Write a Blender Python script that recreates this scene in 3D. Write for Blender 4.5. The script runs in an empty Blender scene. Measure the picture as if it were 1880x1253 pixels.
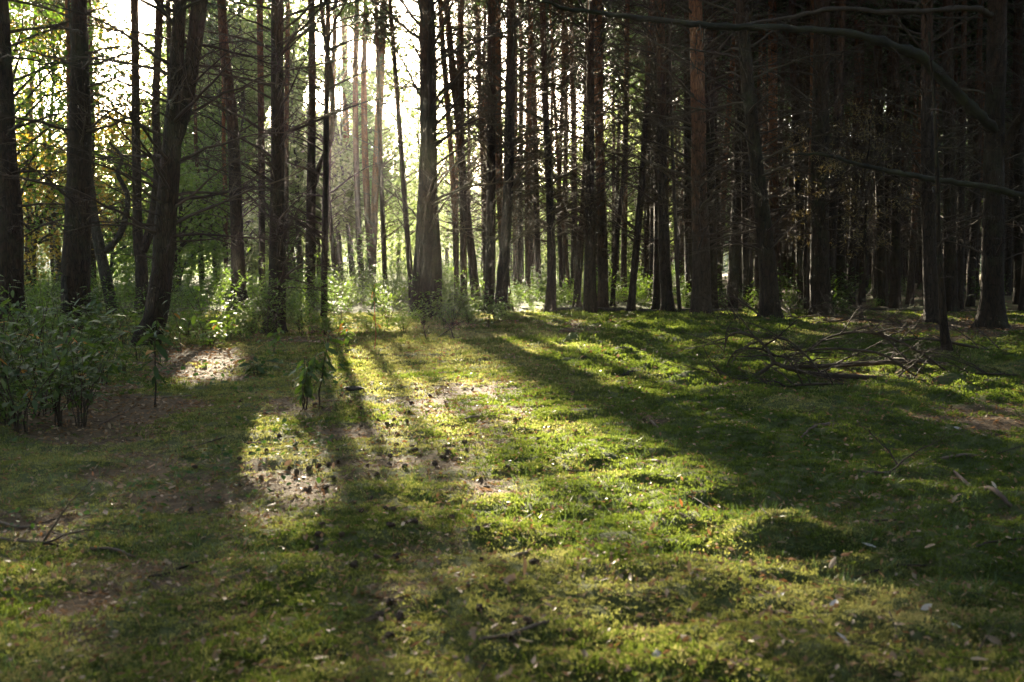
import bpy, math
import numpy as np
from mathutils import Vector, Matrix, Euler

# ------------------------------------------------------------------ camera, light, sky, exposure
S = bpy.context.scene
COL = S.collection
F, CU, CV, HY, CH = 1828.0, 940.0, 626.5, 485.0, 1.3      # focal length in photo pixels, centre, horizon row, eye height
PITCH = -math.atan((CV - HY) / F)
FW = np.array([0, math.cos(PITCH), math.sin(PITCH)]); UP = np.array([0, -math.sin(PITCH), math.cos(PITCH)])
cam_d = bpy.data.cameras.new('camera'); cam = bpy.data.objects.new('camera', cam_d); COL.objects.link(cam)
cam.location = (0, 0, CH); cam.rotation_euler = (math.pi / 2 + PITCH, 0, 0)
cam_d.sensor_width = 36.0; cam_d.lens = 36.0 * F / 1880.0
cam_d.clip_start = 0.05; cam_d.clip_end = 1500
cam_d.dof.use_dof = True; cam_d.dof.focus_distance = 14.0; cam_d.dof.aperture_fstop = 3.2
S.camera = cam

SUN_AZ, SUN_EL = math.radians(-11.45), math.radians(15.5)   # azimuth from +Y, negative to the left
SD = np.array([math.sin(SUN_AZ) * math.cos(SUN_EL), math.cos(SUN_AZ) * math.cos(SUN_EL), math.sin(SUN_EL)])
w = bpy.data.worlds.new('World'); S.world = w; w.use_nodes = True
nt = w.node_tree; bg = nt.nodes['Background']
sky = nt.nodes.new('ShaderNodeTexSky'); sky.sky_type = 'NISHITA'; sky.sun_disc = False
sky.sun_elevation = SUN_EL; sky.sun_rotation = SUN_AZ
sky.air_density = 0.6; sky.dust_density = 1.6; sky.ozone_density = 0.6
nt.links.new(sky.outputs[0], bg.inputs[0]); bg.inputs[1].default_value = 0.06
sl = bpy.data.lights.new('sun', 'SUN'); so = bpy.data.objects.new('sun', sl); COL.objects.link(so)
sl.energy = 5.0; sl.angle = math.radians(0.53); sl.color = (1.0, 0.91, 0.77)
so.rotation_euler = Vector(SD).to_track_quat('Z', 'Y').to_euler(); so.location = (-10, 60, 40)
S.view_settings.view_transform = 'Standard'; S.view_settings.look = 'None'
S.view_settings.exposure = 3.8; S.view_settings.gamma = 1.0; S.view_settings.use_curve_mapping = False
S.view_settings.use_white_balance = True; S.view_settings.white_balance_temperature = 7300; S.view_settings.white_balance_tint = 6
S.render.engine = 'CYCLES'
cy = S.cycles
cy.use_denoising = True; cy.max_bounces = 6; cy.diffuse_bounces = 3; cy.glossy_bounces = 2
cy.transmission_bounces = 4; cy.transparent_max_bounces = 4; cy.volume_bounces = 1
cy.use_adaptive_sampling = True; cy.adaptive_threshold = 0.015
cy.sample_clamp_indirect = 6.0; cy.caustics_reflective = False; cy.caustics_refractive = False
HAZE = 0.00026

R = np.random.default_rng(7)

# ------------------------------------------------------------------ pixel helpers (photo pixel -> place in the world)
def ray(u, v):
    return FW + np.array([(u - CU) / F, 0, 0]) + UP * ((CV - v) / F)
def P(u, v, Y):
    d = ray(u, v); t = Y / d[1]; return np.array([d[0] * t, Y, CH + d[2] * t])
def G(u, v):
    d = ray(u, v); t = -CH / d[2]; return np.array([d[0] * t, d[1] * t, 0.0])
def proj(p):
    q = p - np.array([0, 0, CH]); z = np.maximum(q @ FW, 1e-3)
    return CU + F * q[:, 0] / z, CV - F * (q @ UP) / z, q @ FW
def inpoly(u, v, poly):
    r = np.zeros(len(u), bool); n = len(poly)
    for i in range(n):
        x1, y1 = poly[i]; x2, y2 = poly[(i + 1) % n]
        if y1 == y2: continue
        c = ((y1 > v) != (y2 > v)) & (u < (x2 - x1) * (v - y1) / (y2 - y1) + x1)
        r ^= c
    return r

# ------------------------------------------------------------------ noise
def vnoise(x, y, seed=0):
    x = np.asarray(x, float); y = np.asarray(y, float)
    xi = np.floor(x).astype(np.int64); yi = np.floor(y).astype(np.int64); fx = x - xi; fy = y - yi
    def h(a, b):
        n = (a * 374761393 + b * 668265263 + seed * 974634777) & 0xFFFFFFFF
        n = ((n ^ (n >> 13)) * 1274126177) & 0xFFFFFFFF
        return ((n ^ (n >> 16)) & 0xFFFF) / 65535.0
    sx = fx * fx * (3 - 2 * fx); sy = fy * fy * (3 - 2 * fy)
    a = h(xi, yi) * (1 - sx) + h(xi + 1, yi) * sx; b = h(xi, yi + 1) * (1 - sx) + h(xi + 1, yi + 1) * sx
    return a * (1 - sy) + b * sy
def fbm(x, y, seed=0, o=4):
    s = 0; a = 0.5; t = 0
    for i in range(o):
        s = s + a * vnoise(x * 2 ** i + 17.3 * i, y * 2 ** i - 9.1 * i, seed + i); t += a; a *= 0.5
    return s / t

# ------------------------------------------------------------------ masks on the ground, laid out from the photo
BROWN = [  # photo-pixel blobs of needle litter: u, v, ru, rv, strength
    (360, 665, 110, 45, 1.0), (180, 760, 190, 60, 0.95), (760, 790, 230, 55, 0.62), (860, 760, 120, 60, 0.7),
    (640, 830, 170, 60, 0.6), (830, 920, 90, 130, 0.6), (700, 1010, 160, 120, 0.55), (380, 900, 300, 70, 0.6),
    (1060, 607, 40, 26, 0.95), (1130, 592, 50, 14, 0.7), (1600, 600, 170, 30, 0.9), (1760, 600, 160, 40, 0.9), (1560, 700, 170, 22, 0.8),
    (1790, 770, 150, 40, 0.75), (1650, 790, 150, 40, 0.35), (240, 1130, 280, 110, 0.62), (820, 1200, 260, 60, 0.55),
    (90, 930, 130, 60, 0.6), (1180, 770, 70, 18, 0.5), (560, 750, 80, 26, 0.8), (960, 610, 70, 10, 0.5), (900, 600, 160, 14, 0.6), (520, 620, 200, 22, 0.7)]
def brown_mask(x, y):
    p = np.stack([x, np.maximum(y, 1.0), np.zeros_like(x)], 1)
    u, v, z = proj(p)
    u = u + (fbm(x * 1.3, y * 1.3, 3) - .5) * 120; 
    m = np.zeros(len(x))
    for (cu, cv, ru, rv, s) in BROWN:
        d = ((u - cu) / ru) ** 2 + ((v - cv) / rv) ** 2
        m = np.maximum(m, s * np.clip(1.35 - d, 0, 1))
    far = np.clip((y - 25) / 6, 0, 1) * np.where(x > .16 * y, .62, .15)
    m = np.maximum(m, far)
    n = fbm(x * 1.6 + 4, y * 1.6, 11, 5)
    m = np.clip(m * 1.2 + (n - 0.60) * 2.0 + (fbm(x * 7, y * 7, 12, 3) - .5) * .9, 0, 1)
    return np.where(y < 1.2, 0.3, m)
def height(x, y):
    h = 0.16 * (fbm(x / 5, y / 5, 21, 3) - .5) + 0.05 * (fbm(x / 1.2, y / 1.2, 22, 3) - .5)
    g = np.exp(-(((x - 4.6) / 2.6) ** 2 + ((y - 19) / 4.5) ** 2)) * 0.20
    return h + g
def cushions(x, y):
    n = fbm(x * 2.4, y * 3.4, 31, 2); r = 1 - np.abs(2 * n - 1)
    n2 = fbm(x * 6, y * 8, 33, 2)
    side = np.clip((x + 0.6) / 1.5, 0.5, 1.35)
    return side * (0.075 * (n - .5) * 2 + 0.03 * (n2 - .5) * 2 + .012 * r)
def ground_z(x, y):
    x = np.atleast_1d(np.asarray(x, float)); y = np.atleast_1d(np.asarray(y, float))
    b = brown_mask(x, y)
    k = np.clip(1 - (y - 20) / 30, 0.25, 1)
    return height(x, y) + cushions(x, y) * (1 - .75 * b) * k - .015 * b
def gz(x, y): return float(ground_z(x, y)[0])
def on(u, v):
    p = G(u, v); p[2] = gz(p[0], p[1]); return p

LIT = [
    [(830, 626), (930, 630), (1100, 640), (1250, 668), (1340, 700), (1270, 718), (1150, 714), (1080, 692), (1000, 670), (900, 648), (840, 642)],
    [(640, 690), (760, 690), (900, 735), (900, 790), (960, 825), (1150, 850), (1260, 890), (1150, 905), (900, 850), (780, 812), (690, 750)],
    [(1180, 850), (1300, 875), (1450, 925), (1560, 1030), (1400, 1040), (1250, 950)],
    [(425, 775), (520, 775), (570, 835), (440, 845)],
    [(590, 640), (720, 650), (740, 700), (600, 695)],
    [(320, 640), (430, 635), (450, 690), (330, 695)],
    [(1440, 598), (1560, 605), (1540, 645), (1450, 632)],
    [(1660, 676), (1900, 695), (1900, 728), (1690, 705)],
    [(-10, 1000), (130, 1005), (170, 1060), (-10, 1085)],
    [(960, 900), (1080, 910), (1180, 980), (1060, 990)],
    [(540, 570), (760, 560), (780, 610), (560, 615)], [(860, 560), (1010, 556), (1010, 585), (880, 590)],
    [(380, 560), (480, 560), (480, 600), (390, 600)]]
HALF = [[(430, 640), (760, 615), (1320, 640), (1400, 720), (1300, 850), (1560, 1000), (1640, 1300), (760, 1300), (560, 1080), (420, 800)]]
LOW = [[(-60, 860), (600, 800), (760, 1300), (-60, 1300)]]
POOL = [[(600, 640), (900, 615), (1330, 680), (1230, 760), (1500, 1000), (1250, 1110), (800, 1010), (600, 850)]]
def thin(p, rng, f):
    q = rng.random(len(p)); return ~(lit_at(p, LIT) | (lit_at(p, HALF) & (q < f)) | (lit_at(p, LOW) & (q < f * .2)) | (lit_at(p, POOL) & (q < .92)))
def lit_at(p, polys=None):
    t = p[:, 2] / SD[2]; g = p - SD[None, :] * t[:, None]
    ok = g[:, 1] > 1.5
    g[:, 1] = np.maximum(g[:, 1], 1.5)
    g[:, 0] += (fbm(g[:, 0] * .9, g[:, 1] * .9, 41) - .5) * .5; g[:, 1] += (fbm(g[:, 0] * .7, g[:, 1] * .7, 43) - .5) * 1.0
    u, v, z = proj(g); r = np.zeros(len(p), bool)
    for q in (polys or LIT): r |= inpoly(u, v, q)
    return r & ok

# ------------------------------------------------------------------ materials
def mat(name, rough=0.8, spec=0.25):
    m = bpy.data.materials.new(name); m.use_nodes = True
    b = m.node_tree.nodes['Principled BSDF']; b.inputs['Roughness'].default_value = rough
    b.inputs['Specular IOR Level'].default_value = spec
    return m, m.node_tree, b
def N(nt, t, **kw):
    n = nt.nodes.new(t)
    for k, v in kw.items(): setattr(n, k, v)
    return n
def ramp(nt, fac, stops):
    r = N(nt, 'ShaderNodeValToRGB'); e = r.color_ramp.elements
    while len(e) < len(stops): e.new(0.5)
    for i, (p, c) in enumerate(stops): e[i].position = p; e[i].color = (*c, 1)
    nt.links.new(fac, r.inputs[0]); return r.outputs[0]
def noise(nt, vec, scale, detail=5, rough=0.6):
    n = N(nt, 'ShaderNodeTexNoise'); n.inputs['Scale'].default_value = scale; n.inputs['Detail'].default_value = detail
    n.inputs['Roughness'].default_value = rough
    if vec is not None: nt.links.new(vec, n.inputs['Vector'])
    return n.outputs['Fac']
def mixc(nt, fac, a, b, mode='MIX'):
    n = N(nt, 'ShaderNodeMix', data_type='RGBA', blend_type=mode)
    for s, v in ((n.inputs[0], fac), (n.inputs[6], a), (n.inputs[7], b)):
        if isinstance(v, bpy.types.NodeSocket): nt.links.new(v, s)
        else: s.default_value = v if isinstance(v, float) else (*v, 1)
    return n.outputs[2]
def maprange(nt, v, a, b, c=0.0, d=1.0):
    n = N(nt, 'ShaderNodeMapRange'); nt.links.new(v, n.inputs[0])
    for i, q in enumerate((a, b, c, d)): n.inputs[i + 1].default_value = q
    return n.outputs[0]
def bump(nt, b, h, strength=0.6, dist=0.02):
    n = N(nt, 'ShaderNodeBump'); n.inputs['Strength'].default_value = strength; n.inputs['Distance'].default_value = dist
    nt.links.new(h, n.inputs['Height']); nt.links.new(n.outputs[0], b.inputs['Normal'])
def worldpos(nt): return N(nt, 'ShaderNodeNewGeometry').outputs['Position']
def objrand(nt): return N(nt, 'ShaderNodeObjectInfo').outputs['Random']

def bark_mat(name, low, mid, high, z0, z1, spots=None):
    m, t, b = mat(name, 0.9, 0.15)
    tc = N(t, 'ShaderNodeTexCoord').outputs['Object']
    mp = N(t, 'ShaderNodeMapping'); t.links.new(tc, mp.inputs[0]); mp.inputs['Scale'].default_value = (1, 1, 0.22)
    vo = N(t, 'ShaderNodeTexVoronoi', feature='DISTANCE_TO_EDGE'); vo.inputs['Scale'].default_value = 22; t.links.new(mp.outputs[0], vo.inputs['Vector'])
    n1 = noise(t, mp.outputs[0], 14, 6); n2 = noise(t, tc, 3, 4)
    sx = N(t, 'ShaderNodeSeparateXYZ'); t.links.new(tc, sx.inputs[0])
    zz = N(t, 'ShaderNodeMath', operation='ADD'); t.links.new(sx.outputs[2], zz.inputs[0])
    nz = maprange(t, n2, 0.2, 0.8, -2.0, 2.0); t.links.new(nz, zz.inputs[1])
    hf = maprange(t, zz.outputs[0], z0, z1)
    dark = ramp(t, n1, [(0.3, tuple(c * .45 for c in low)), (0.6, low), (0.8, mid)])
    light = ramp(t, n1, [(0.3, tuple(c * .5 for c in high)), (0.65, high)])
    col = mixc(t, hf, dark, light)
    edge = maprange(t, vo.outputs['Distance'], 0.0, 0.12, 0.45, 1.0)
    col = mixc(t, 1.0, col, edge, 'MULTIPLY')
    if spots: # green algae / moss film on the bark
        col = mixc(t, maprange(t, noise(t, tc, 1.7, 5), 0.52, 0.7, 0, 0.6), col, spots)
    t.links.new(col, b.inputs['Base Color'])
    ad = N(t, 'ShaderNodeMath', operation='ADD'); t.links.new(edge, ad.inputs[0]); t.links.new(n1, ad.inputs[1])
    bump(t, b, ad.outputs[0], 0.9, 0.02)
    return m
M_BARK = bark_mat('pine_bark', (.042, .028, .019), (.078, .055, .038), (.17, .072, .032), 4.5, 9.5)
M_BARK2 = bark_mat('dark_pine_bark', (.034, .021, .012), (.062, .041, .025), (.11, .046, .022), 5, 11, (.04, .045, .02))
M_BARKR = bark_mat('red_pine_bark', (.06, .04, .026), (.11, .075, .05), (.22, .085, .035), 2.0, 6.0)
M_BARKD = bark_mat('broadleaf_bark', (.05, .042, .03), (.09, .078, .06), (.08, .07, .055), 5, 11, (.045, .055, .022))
def simple(name, cols, scale, rough=0.85, spec=0.2, randmix=0.0, bumpd=0.0):
    m, t, b = mat(name, rough, spec)
    pos = N(t, 'ShaderNodeTexCoord').outputs['Object'] 
    n = noise(t, pos, scale, 4)
    k = len(cols); c = ramp(t, n, [(0.3 + 0.4 * i / max(k - 1, 1), cols[i]) for i in range(k)])
    if randmix:
        f = maprange(t, objrand(t), 0, 1, 1 - randmix, 1 + randmix)
        hs = N(t, 'ShaderNodeHueSaturation'); t.links.new(c, hs.inputs['Color']); t.links.new(f, hs.inputs['Value'])
        hh = maprange(t, objrand(t), 0, 1, 0.5 - randmix * .05, 0.5 + randmix * .05); t.links.new(hh, hs.inputs['Hue']); c = hs.outputs[0]
    t.links.new(c, b.inputs['Base Color'])
    if bumpd: bump(t, b, n, 0.8, bumpd)
    return m
M_TWIG = simple('dead_twig_bark', [(.03, .02, .012), (.064, .043, .027)], 6, randmix=.3)
M_STICK = simple('bare_stick', [(.09, .06, .04), (.19, .135, .09)], 9, randmix=.35)
M_MOSSBARK = simple('mossy_limb_bark', [(.016, .012, .008), (.026, .022, .012), (.036, .034, .013)], 3, bumpd=.01)
M_CONE = simple('cone_scales', [(.04, .025, .015), (.095, .06, .036)], 40, randmix=.3)
M_SOIL = simple('dark_humus', [(.022, .016, .011), (.05, .036, .024)], 30, bumpd=.02)
M_LOG = bark_mat('log_bark', (.09, .07, .055), (.17, .14, .11), (.15, .12, .1), 50, 60, (.06, .08, .03))

def leaf_mat(name, cols, trans, tmix=0.45, rough=0.5, spec=0.4, scale=0.6, rnd=0.3):
    m, t, b = mat(name, rough, spec)
    n = noise(t, worldpos(t), scale, 4)
    k = len(cols); c = ramp(t, n, [(0.32 + 0.36 * i / max(k - 1, 1), cols[i]) for i in range(k)])
    hs = N(t, 'ShaderNodeHueSaturation'); t.links.new(c, hs.inputs['Color'])
    r = objrand(t); g = N(t, 'ShaderNodeNewGeometry').outputs['Random Per Island']
    a = N(t, 'ShaderNodeMath', operation='ADD'); t.links.new(r, a.inputs[0]); t.links.new(g, a.inputs[1])
    t.links.new(maprange(t, a.outputs[0], 0, 2, 1 - rnd, 1 + rnd), hs.inputs['Value'])
    t.links.new(maprange(t, a.outputs[0], 0, 2, 0.515, 0.485), hs.inputs['Hue'])
    t.links.new(hs.outputs[0], b.inputs['Base Color'])
    tr = N(t, 'ShaderNodeBsdfTranslucent'); t.links.new(mixc(t, 1.0, hs.outputs[0], trans, 'MULTIPLY'), tr.inputs[0])
    mx = N(t, 'ShaderNodeMixShader'); mx.inputs[0].default_value = tmix
    t.links.new(b.outputs[0], mx.inputs[1]); t.links.new(tr.outputs[0], mx.inputs[2])
    t.links.new(mx.outputs[0], t.nodes['Material Output'].inputs[0])
    return m
M_NEEDLE = leaf_mat('pine_needles', [(.03, .045, .018), (.05, .07, .025)], (1.6, 1.8, .9), .3)
M_NEEDLEB = leaf_mat('browning_needles', [(.09, .075, .03), (.13, .09, .035)], (1.6, 1.4, .8), .4)
M_LEAF = leaf_mat('broadleaf_green', [(.05, .085, .022), (.085, .12, .03)], (2.0, 2.2, .8), .5, .55, .3)
M_LEAFY = leaf_mat('broadleaf_yellow', [(.10, .11, .025), (.17, .13, .03), (.20, .12, .03)], (1.9, 1.8, .7), .5, .55, .3)
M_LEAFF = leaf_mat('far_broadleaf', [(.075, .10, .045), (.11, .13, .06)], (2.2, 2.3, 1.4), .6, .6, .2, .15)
M_SHRUB = leaf_mat('shrub_leaf', [(.034, .054, .014), (.06, .085, .022)], (1.8, 2.1, .6), .35, .55, .25, 1.2, .45)
M_GLEAF = leaf_mat('ground_plant_leaf', [(.03, .058, .022), (.055, .088, .03)], (1.8, 2.1, .6), .32, .75, .12, 1.2)
M_SHRUB2 = leaf_mat('bright_shrub_leaf', [(.06, .10, .028), (.10, .14, .035)], (1.9, 2.1, .6), .45, .6, .25, 1.0)
M_SAP = leaf_mat('sapling_leaf', [(.03, .05, .018), (.05, .075, .022)], (1.8, 2.0, .6), .3, .6, .18, 2)
M_AUT = leaf_mat('autumn_leaf', [(.30, .12, .03), (.35, .2, .05)], (1.3, 1.1, .8), .35, .6, .2, 3)
M_TAN = leaf_mat('dry_tan_leaf', [(.20, .125, .065), (.32, .22, .13)], (1, .9, .8), .2, .6, .3, 6, .35)
M_ORA = leaf_mat('dry_orange_leaf', [(.30, .10, .03), (.36, .17, .05)], (1, .9, .8), .25, .6, .3, 6, .35)
M_PALE = leaf_mat('dry_pale_leaf', [(.38, .33, .28), (.5, .45, .38)], (1, .9, .8), .2, .55, .4, 6, .3)
M_LITTER = leaf_mat('needle_litter', [(.14, .08, .038), (.27, .165, .08)], (1, .8, .6), .25, .85, .08, 5, .45)
M_MOSS = leaf_mat('moss_strands', [(.095, .108, .028), (.145, .152, .05), (.20, .187, .09)], (1.6, 1.55, 1.2), .55, .75, .15, .9, .4)
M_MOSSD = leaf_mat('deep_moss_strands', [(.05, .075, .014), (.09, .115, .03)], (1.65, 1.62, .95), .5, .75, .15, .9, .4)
M_GRASS = leaf_mat('grass_blades', [(.05, .085, .03), (.10, .13, .05)], (1.4, 1.5, .8), .35, .5, .3, 1.5, .4)

def ground_mat():
    m, t, b = mat('mossy_ground', 0.95, 0.1)
    pos = worldpos(t)
    at = N(t, 'ShaderNodeAttribute', attribute_name='litter').outputs['Fac']
    n1 = noise(t, pos, 2.2, 6); n2 = noise(t, pos, 26, 5); n3 = noise(t, pos, 90, 3)
    moss = ramp(t, n1, [(0.3, (.045, .055, .016)), (0.5, (.085, .092, .03)), (0.7, (.13, .122, .05))])
    moss = mixc(t, maprange(t, n2, .35, .65, 0, .7), moss, (.03, .04, .012))
    soil = ramp(t, n2, [(0.3, (.045, .028, .015)), (0.5, (.105, .066, .034)), (0.7, (.17, .112, .06))])
    soil = mixc(t, maprange(t, n3, .4, .7, 0, .6), soil, (.06, .042, .026))
    fac = N(t, 'ShaderNodeMath', operation='ADD'); t.links.new(at, fac.inputs[0]); t.links.new(maprange(t, n2, .3, .7, -.25, .25), fac.inputs[1])
    col = mixc(t, maprange(t, fac.outputs[0], .3, .65), moss, soil)
    t.links.new(col, b.inputs['Base Color'])
    ad = N(t, 'ShaderNodeMath', operation='ADD'); t.links.new(n2, ad.inputs[0]); t.links.new(n3, ad.inputs[1])
    bump(t, b, ad.outputs[0], 0.8, 0.015)
    return m
M_GROUND = ground_mat()
M_HILL = simple('wooded_slope', [(.03, .05, .02), (.06, .085, .03), (.08, .1, .04)], .25, bumpd=.6)

# ------------------------------------------------------------------ mesh building
class MB:
    def __init__(s): s.v = []; s.q = []; s.t = []; s.qm = []; s.tm = []; s.n = 0
    def add(s, v, q=None, t=None, m=0):
        v = np.asarray(v, float).reshape(-1, 3)
        if q is not None and len(q): s.q.append(np.asarray(q) + s.n); s.qm.append(np.full(len(q), m))
        if t is not None and len(t): s.t.append(np.asarray(t) + s.n); s.tm.append(np.full(len(t), m))
        s.v.append(v); s.n += len(v)
    def mesh(s, name, mats, smooth=True):
        me = bpy.data.meshes.new(name)
        v = np.concatenate(s.v) if s.v else np.zeros((0, 3))
        q = np.concatenate(s.q) if s.q else np.zeros((0, 4), int); t = np.concatenate(s.t) if s.t else np.zeros((0, 3), int)
        me.vertices.add(len(v)); me.vertices.foreach_set('co', v.astype(np.float32).ravel())
        nl = q.size + t.size; me.loops.add(nl); me.polygons.add(len(q) + len(t))
        me.loops.foreach_set('vertex_index', np.concatenate([q.ravel(), t.ravel()]).astype(np.int32))
        ls = np.concatenate([np.arange(len(q)) * 4, q.size + np.arange(len(t)) * 3]).astype(np.int32)
        me.polygons.foreach_set('loop_start', ls)
        mi = np.concatenate(s.qm + s.tm).astype(np.int32) if (s.qm or s.tm) else np.zeros(0, np.int32)
        me.polygons.foreach_set('material_index', mi)
        me.polygons.foreach_set('use_smooth', np.full(len(q) + len(t), smooth))
        for m in (mats if isinstance(mats, (list, tuple)) else [mats]): me.materials.append(m)
        me.update(calc_edges=True); me.validate(); return me
def norm(a): return a / np.maximum(np.linalg.norm(a, axis=-1, keepdims=True), 1e-9)
def tube(Pt, r, n=6, jit=0.0, rng=None, cap=True):
    Pt = np.asarray(Pt, float); r = np.asarray(r, float); k = len(Pt)
    T = norm(np.gradient(Pt, axis=0)); ref = np.array([0.31, 0.95, 0.05]) if abs(T[:, 1]).mean() < .8 else np.array([1, .05, .1])
    A = norm(np.cross(T, ref)); B = np.cross(T, A)
    a = np.arange(n) * 2 * np.pi / n
    rr = np.repeat(r[:, None], n, 1)
    if jit and rng is not None: rr = rr * (1 + jit * rng.standard_normal((k, n)))
    V = Pt[:, None, :] + rr[..., None] * (np.cos(a)[None, :, None] * A[:, None, :] + np.sin(a)[None, :, None] * B[:, None, :])
    i = np.arange(k - 1)[:, None] * n; j = np.arange(n)[None, :]; j2 = (j + 1) % n
    Q = np.stack([i + j, i + j2, i + n + j2, i + n + j], -1).reshape(-1, 4)
    V = V.reshape(-1, 3); Tt = []
    if cap:
        V = np.concatenate([V, Pt[-1:] + T[-1:] * r[-1]]); e = len(V) - 1; b = (k - 1) * n
        Tt = [(b + jj, b + (jj + 1) % n, e) for jj in range(n)]
    return V, Q, np.array(Tt, int).reshape(-1, 3)
def smooth_path(pts, m):
    """Catmull-Rom through pts (k,d) with m samples per span."""
    p = np.asarray(pts, float); p = np.vstack([2 * p[0] - p[1], p, 2 * p[-1] - p[-2]]); out = []
    for i in range(1, len(p) - 2):
        t = np.linspace(0, 1, m, endpoint=False)[:, None]
        out.append(.5 * (2 * p[i] + (p[i + 1] - p[i - 1]) * t + (2 * p[i - 1] - 5 * p[i] + 4 * p[i + 1] - p[i + 2]) * t ** 2 + (3 * p[i] - p[i - 1] - 3 * p[i + 1] + p[i + 2]) * t ** 3))
    out.append(p[-2:-1]); return np.vstack(out)
def link(name, me, parent=None, loc=None, rot=None, scl=None, kind=None):
    o = bpy.data.objects.new(name, me); COL.objects.link(o)
    if parent is not None: o.parent = parent
    if loc is not None: o.location = loc
    if rot is not None: o.rotation_euler = rot
    if scl is not None: o.scale = (scl, scl, scl) if np.isscalar(scl) else scl
    if kind: o['kind'] = kind
    return o
def tag(o, label, cat, group=None, kind=None):
    if label: o['label'] = label
    if cat: o['category'] = cat
    if group: o['group'] = group
    if kind: o['kind'] = kind
    return o
def root(name, loc, label, cat, group=None, rz=0.0):
    o = bpy.data.objects.new(name, None); COL.objects.link(o); o.empty_display_size = .3
    o.location = loc; o.rotation_euler = (0, 0, rz); return tag(o, label, cat, group)

# ------------------------------------------------------------------ ground, wooded slope
def build_ground():
    ys = np.concatenate([np.linspace(-60, -4, 12, endpoint=False), np.linspace(-4, 1.6, 14, endpoint=False),
                         1.6 * (40 / 1.6) ** np.linspace(0, 1, 430, endpoint=False), np.linspace(40, 230, 40)])
    s = np.concatenate([-1 - (np.arange(14, 0, -1) / 14.) ** 1.5, np.linspace(-1, 1, 400), 1 + (np.arange(1, 15) / 14.) ** 1.5])
    Y, Sg = np.meshgrid(ys, s, indexing='ij')
    wd = .62 * np.maximum(Y, 2) + 1.2; wd = np.minimum(wd, 60)
    X = np.where(np.abs(Sg) <= 1, Sg * wd, np.sign(Sg) * (wd + (np.abs(Sg) - 1) * (170 - wd)))
    x = X.ravel(); y = Y.ravel(); z = ground_z(x, y)
    r, c = Y.shape; i = np.arange(r - 1)[:, None] * c; j = np.arange(c - 1)[None, :]
    Q = np.stack([i + j, i + j + 1, i + c + j + 1, i + c + j], -1).reshape(-1, 4)
    mb = MB(); mb.add(np.stack([x, y, z], 1), Q)
    me = mb.mesh('ground', M_GROUND)
    a = me.attributes.new('litter', 'FLOAT', 'POINT'); a.data.foreach_set('value', brown_mask(x, y).astype(np.float32))
    o = link('ground', me); o['kind'] = 'structure'
    o['label'] = 'forest floor of green moss with brown patches of needle litter'
build_ground()
def build_hill():
    u = np.linspace(-165, 165, 120); t = np.linspace(0, 1, 14)
    U, T = np.meshgrid(u, t, indexing='ij')
    h = 10 + 9 * fbm(u / 30, u * 0 + 2, 51, 3) + 5 * np.exp(-((u + 25) / 40) ** 2)
    Z = -1.0 + (h[:, None] + 1) * np.sin(T * np.pi / 2) + 1.6 * (fbm(U / 4, T * 9, 52, 3) - .5) * (T > .05)
    Yv = 150 + 45 * T + 3 * fbm(U / 9, T * 4, 53, 2)
    V = np.stack([U, Yv, Z], -1).reshape(-1, 3); r, c = U.shape
    i = np.arange(r - 1)[:, None] * c; j = np.arange(c - 1)[None, :]
    mb = MB(); mb.add(V, np.stack([i + j, i + c + j, i + c + j + 1, i + j + 1], -1).reshape(-1, 4))
    o = link('hill', mb.mesh('hill', M_HILL)); o['kind'] = 'structure'; o['label'] = 'hazy wooded slope far beyond the trees'
build_hill()

# ------------------------------------------------------------------ branch library (dead, bare, along +X, unit length)
def branch_arrays(rng, lite=False, fol=False):
    mb = MB(); k = 5 if lite else 9
    x = np.linspace(0, 1, k); a = rng.uniform(-.05, .25); b = rng.uniform(-.05, .28)
    wob = np.cumsum(rng.normal(0, .012, (k, 2)), 0)
    Pm = np.stack([x, wob[:, 0], a * x - b * x ** 2 + wob[:, 1]], 1)
    mb.add(*tube(Pm, .0120 * (1 - x) ** 1.15 + .0024, 3 if lite else 5))
    for i in range(6 if lite else 13):
        s = rng.uniform(.18, .97); p = np.array([np.interp(s, x, Pm[:, d]) for d in range(3)])
        ro = rng.uniform(-.6, .6) + (0 if rng.random() < .5 else np.pi)
        an = rng.uniform(.5, 1.1); L = rng.uniform(.12, .42) * (1.1 - s * .7)
        d = np.array([np.cos(an), np.sin(an) * np.cos(ro), np.sin(an) * np.sin(ro) * .8])
        q = np.linspace(0, 1, 2 if lite else 4)[:, None]
        Tw = p + d * L * q + np.array([.1, 0, rng.uniform(-.12, .12)]) * L * q ** 2 + np.cumsum(rng.normal(0, .006, (len(q), 3)), 0) * (q > 0)
        mb.add(*tube(Tw, np.linspace(.0046, .0016, len(q)) if lite else np.linspace(.0034, .0011, len(q)), 3, cap=False))
        if not lite:
            for _ in range(3):
                s2 = rng.uniform(.25, .95); p2 = Tw[0] + (Tw[-1] - Tw[0]) * s2
                d2 = norm(d + rng.normal(0, .7, 3)); L2 = L * rng.uniform(.2, .5)
                mb.add(*tube(np.array([p2, p2 + d2 * L2 * .5, p2 + d2 * L2 + [0, 0, rng.uniform(-.02, .02)]]), [.0017, .0014, .0008], 3, cap=False))
    return np.concatenate(mb.v), np.concatenate(mb.q), np.concatenate(mb.t) if mb.t else np.zeros((0, 3), int)
BL = [branch_arrays(R) for _ in range(14)]
BLL = [branch_arrays(R, True) for _ in range(10)]
BMESH = []
for v_, q_, t_ in BL:
    mb = MB(); mb.add(v_, q_, t_); BMESH.append(mb.mesh('branch', M_TWIG))
def rotm(rx, ry, rz): return np.array(Euler((rx, ry, rz)).to_matrix())
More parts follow.
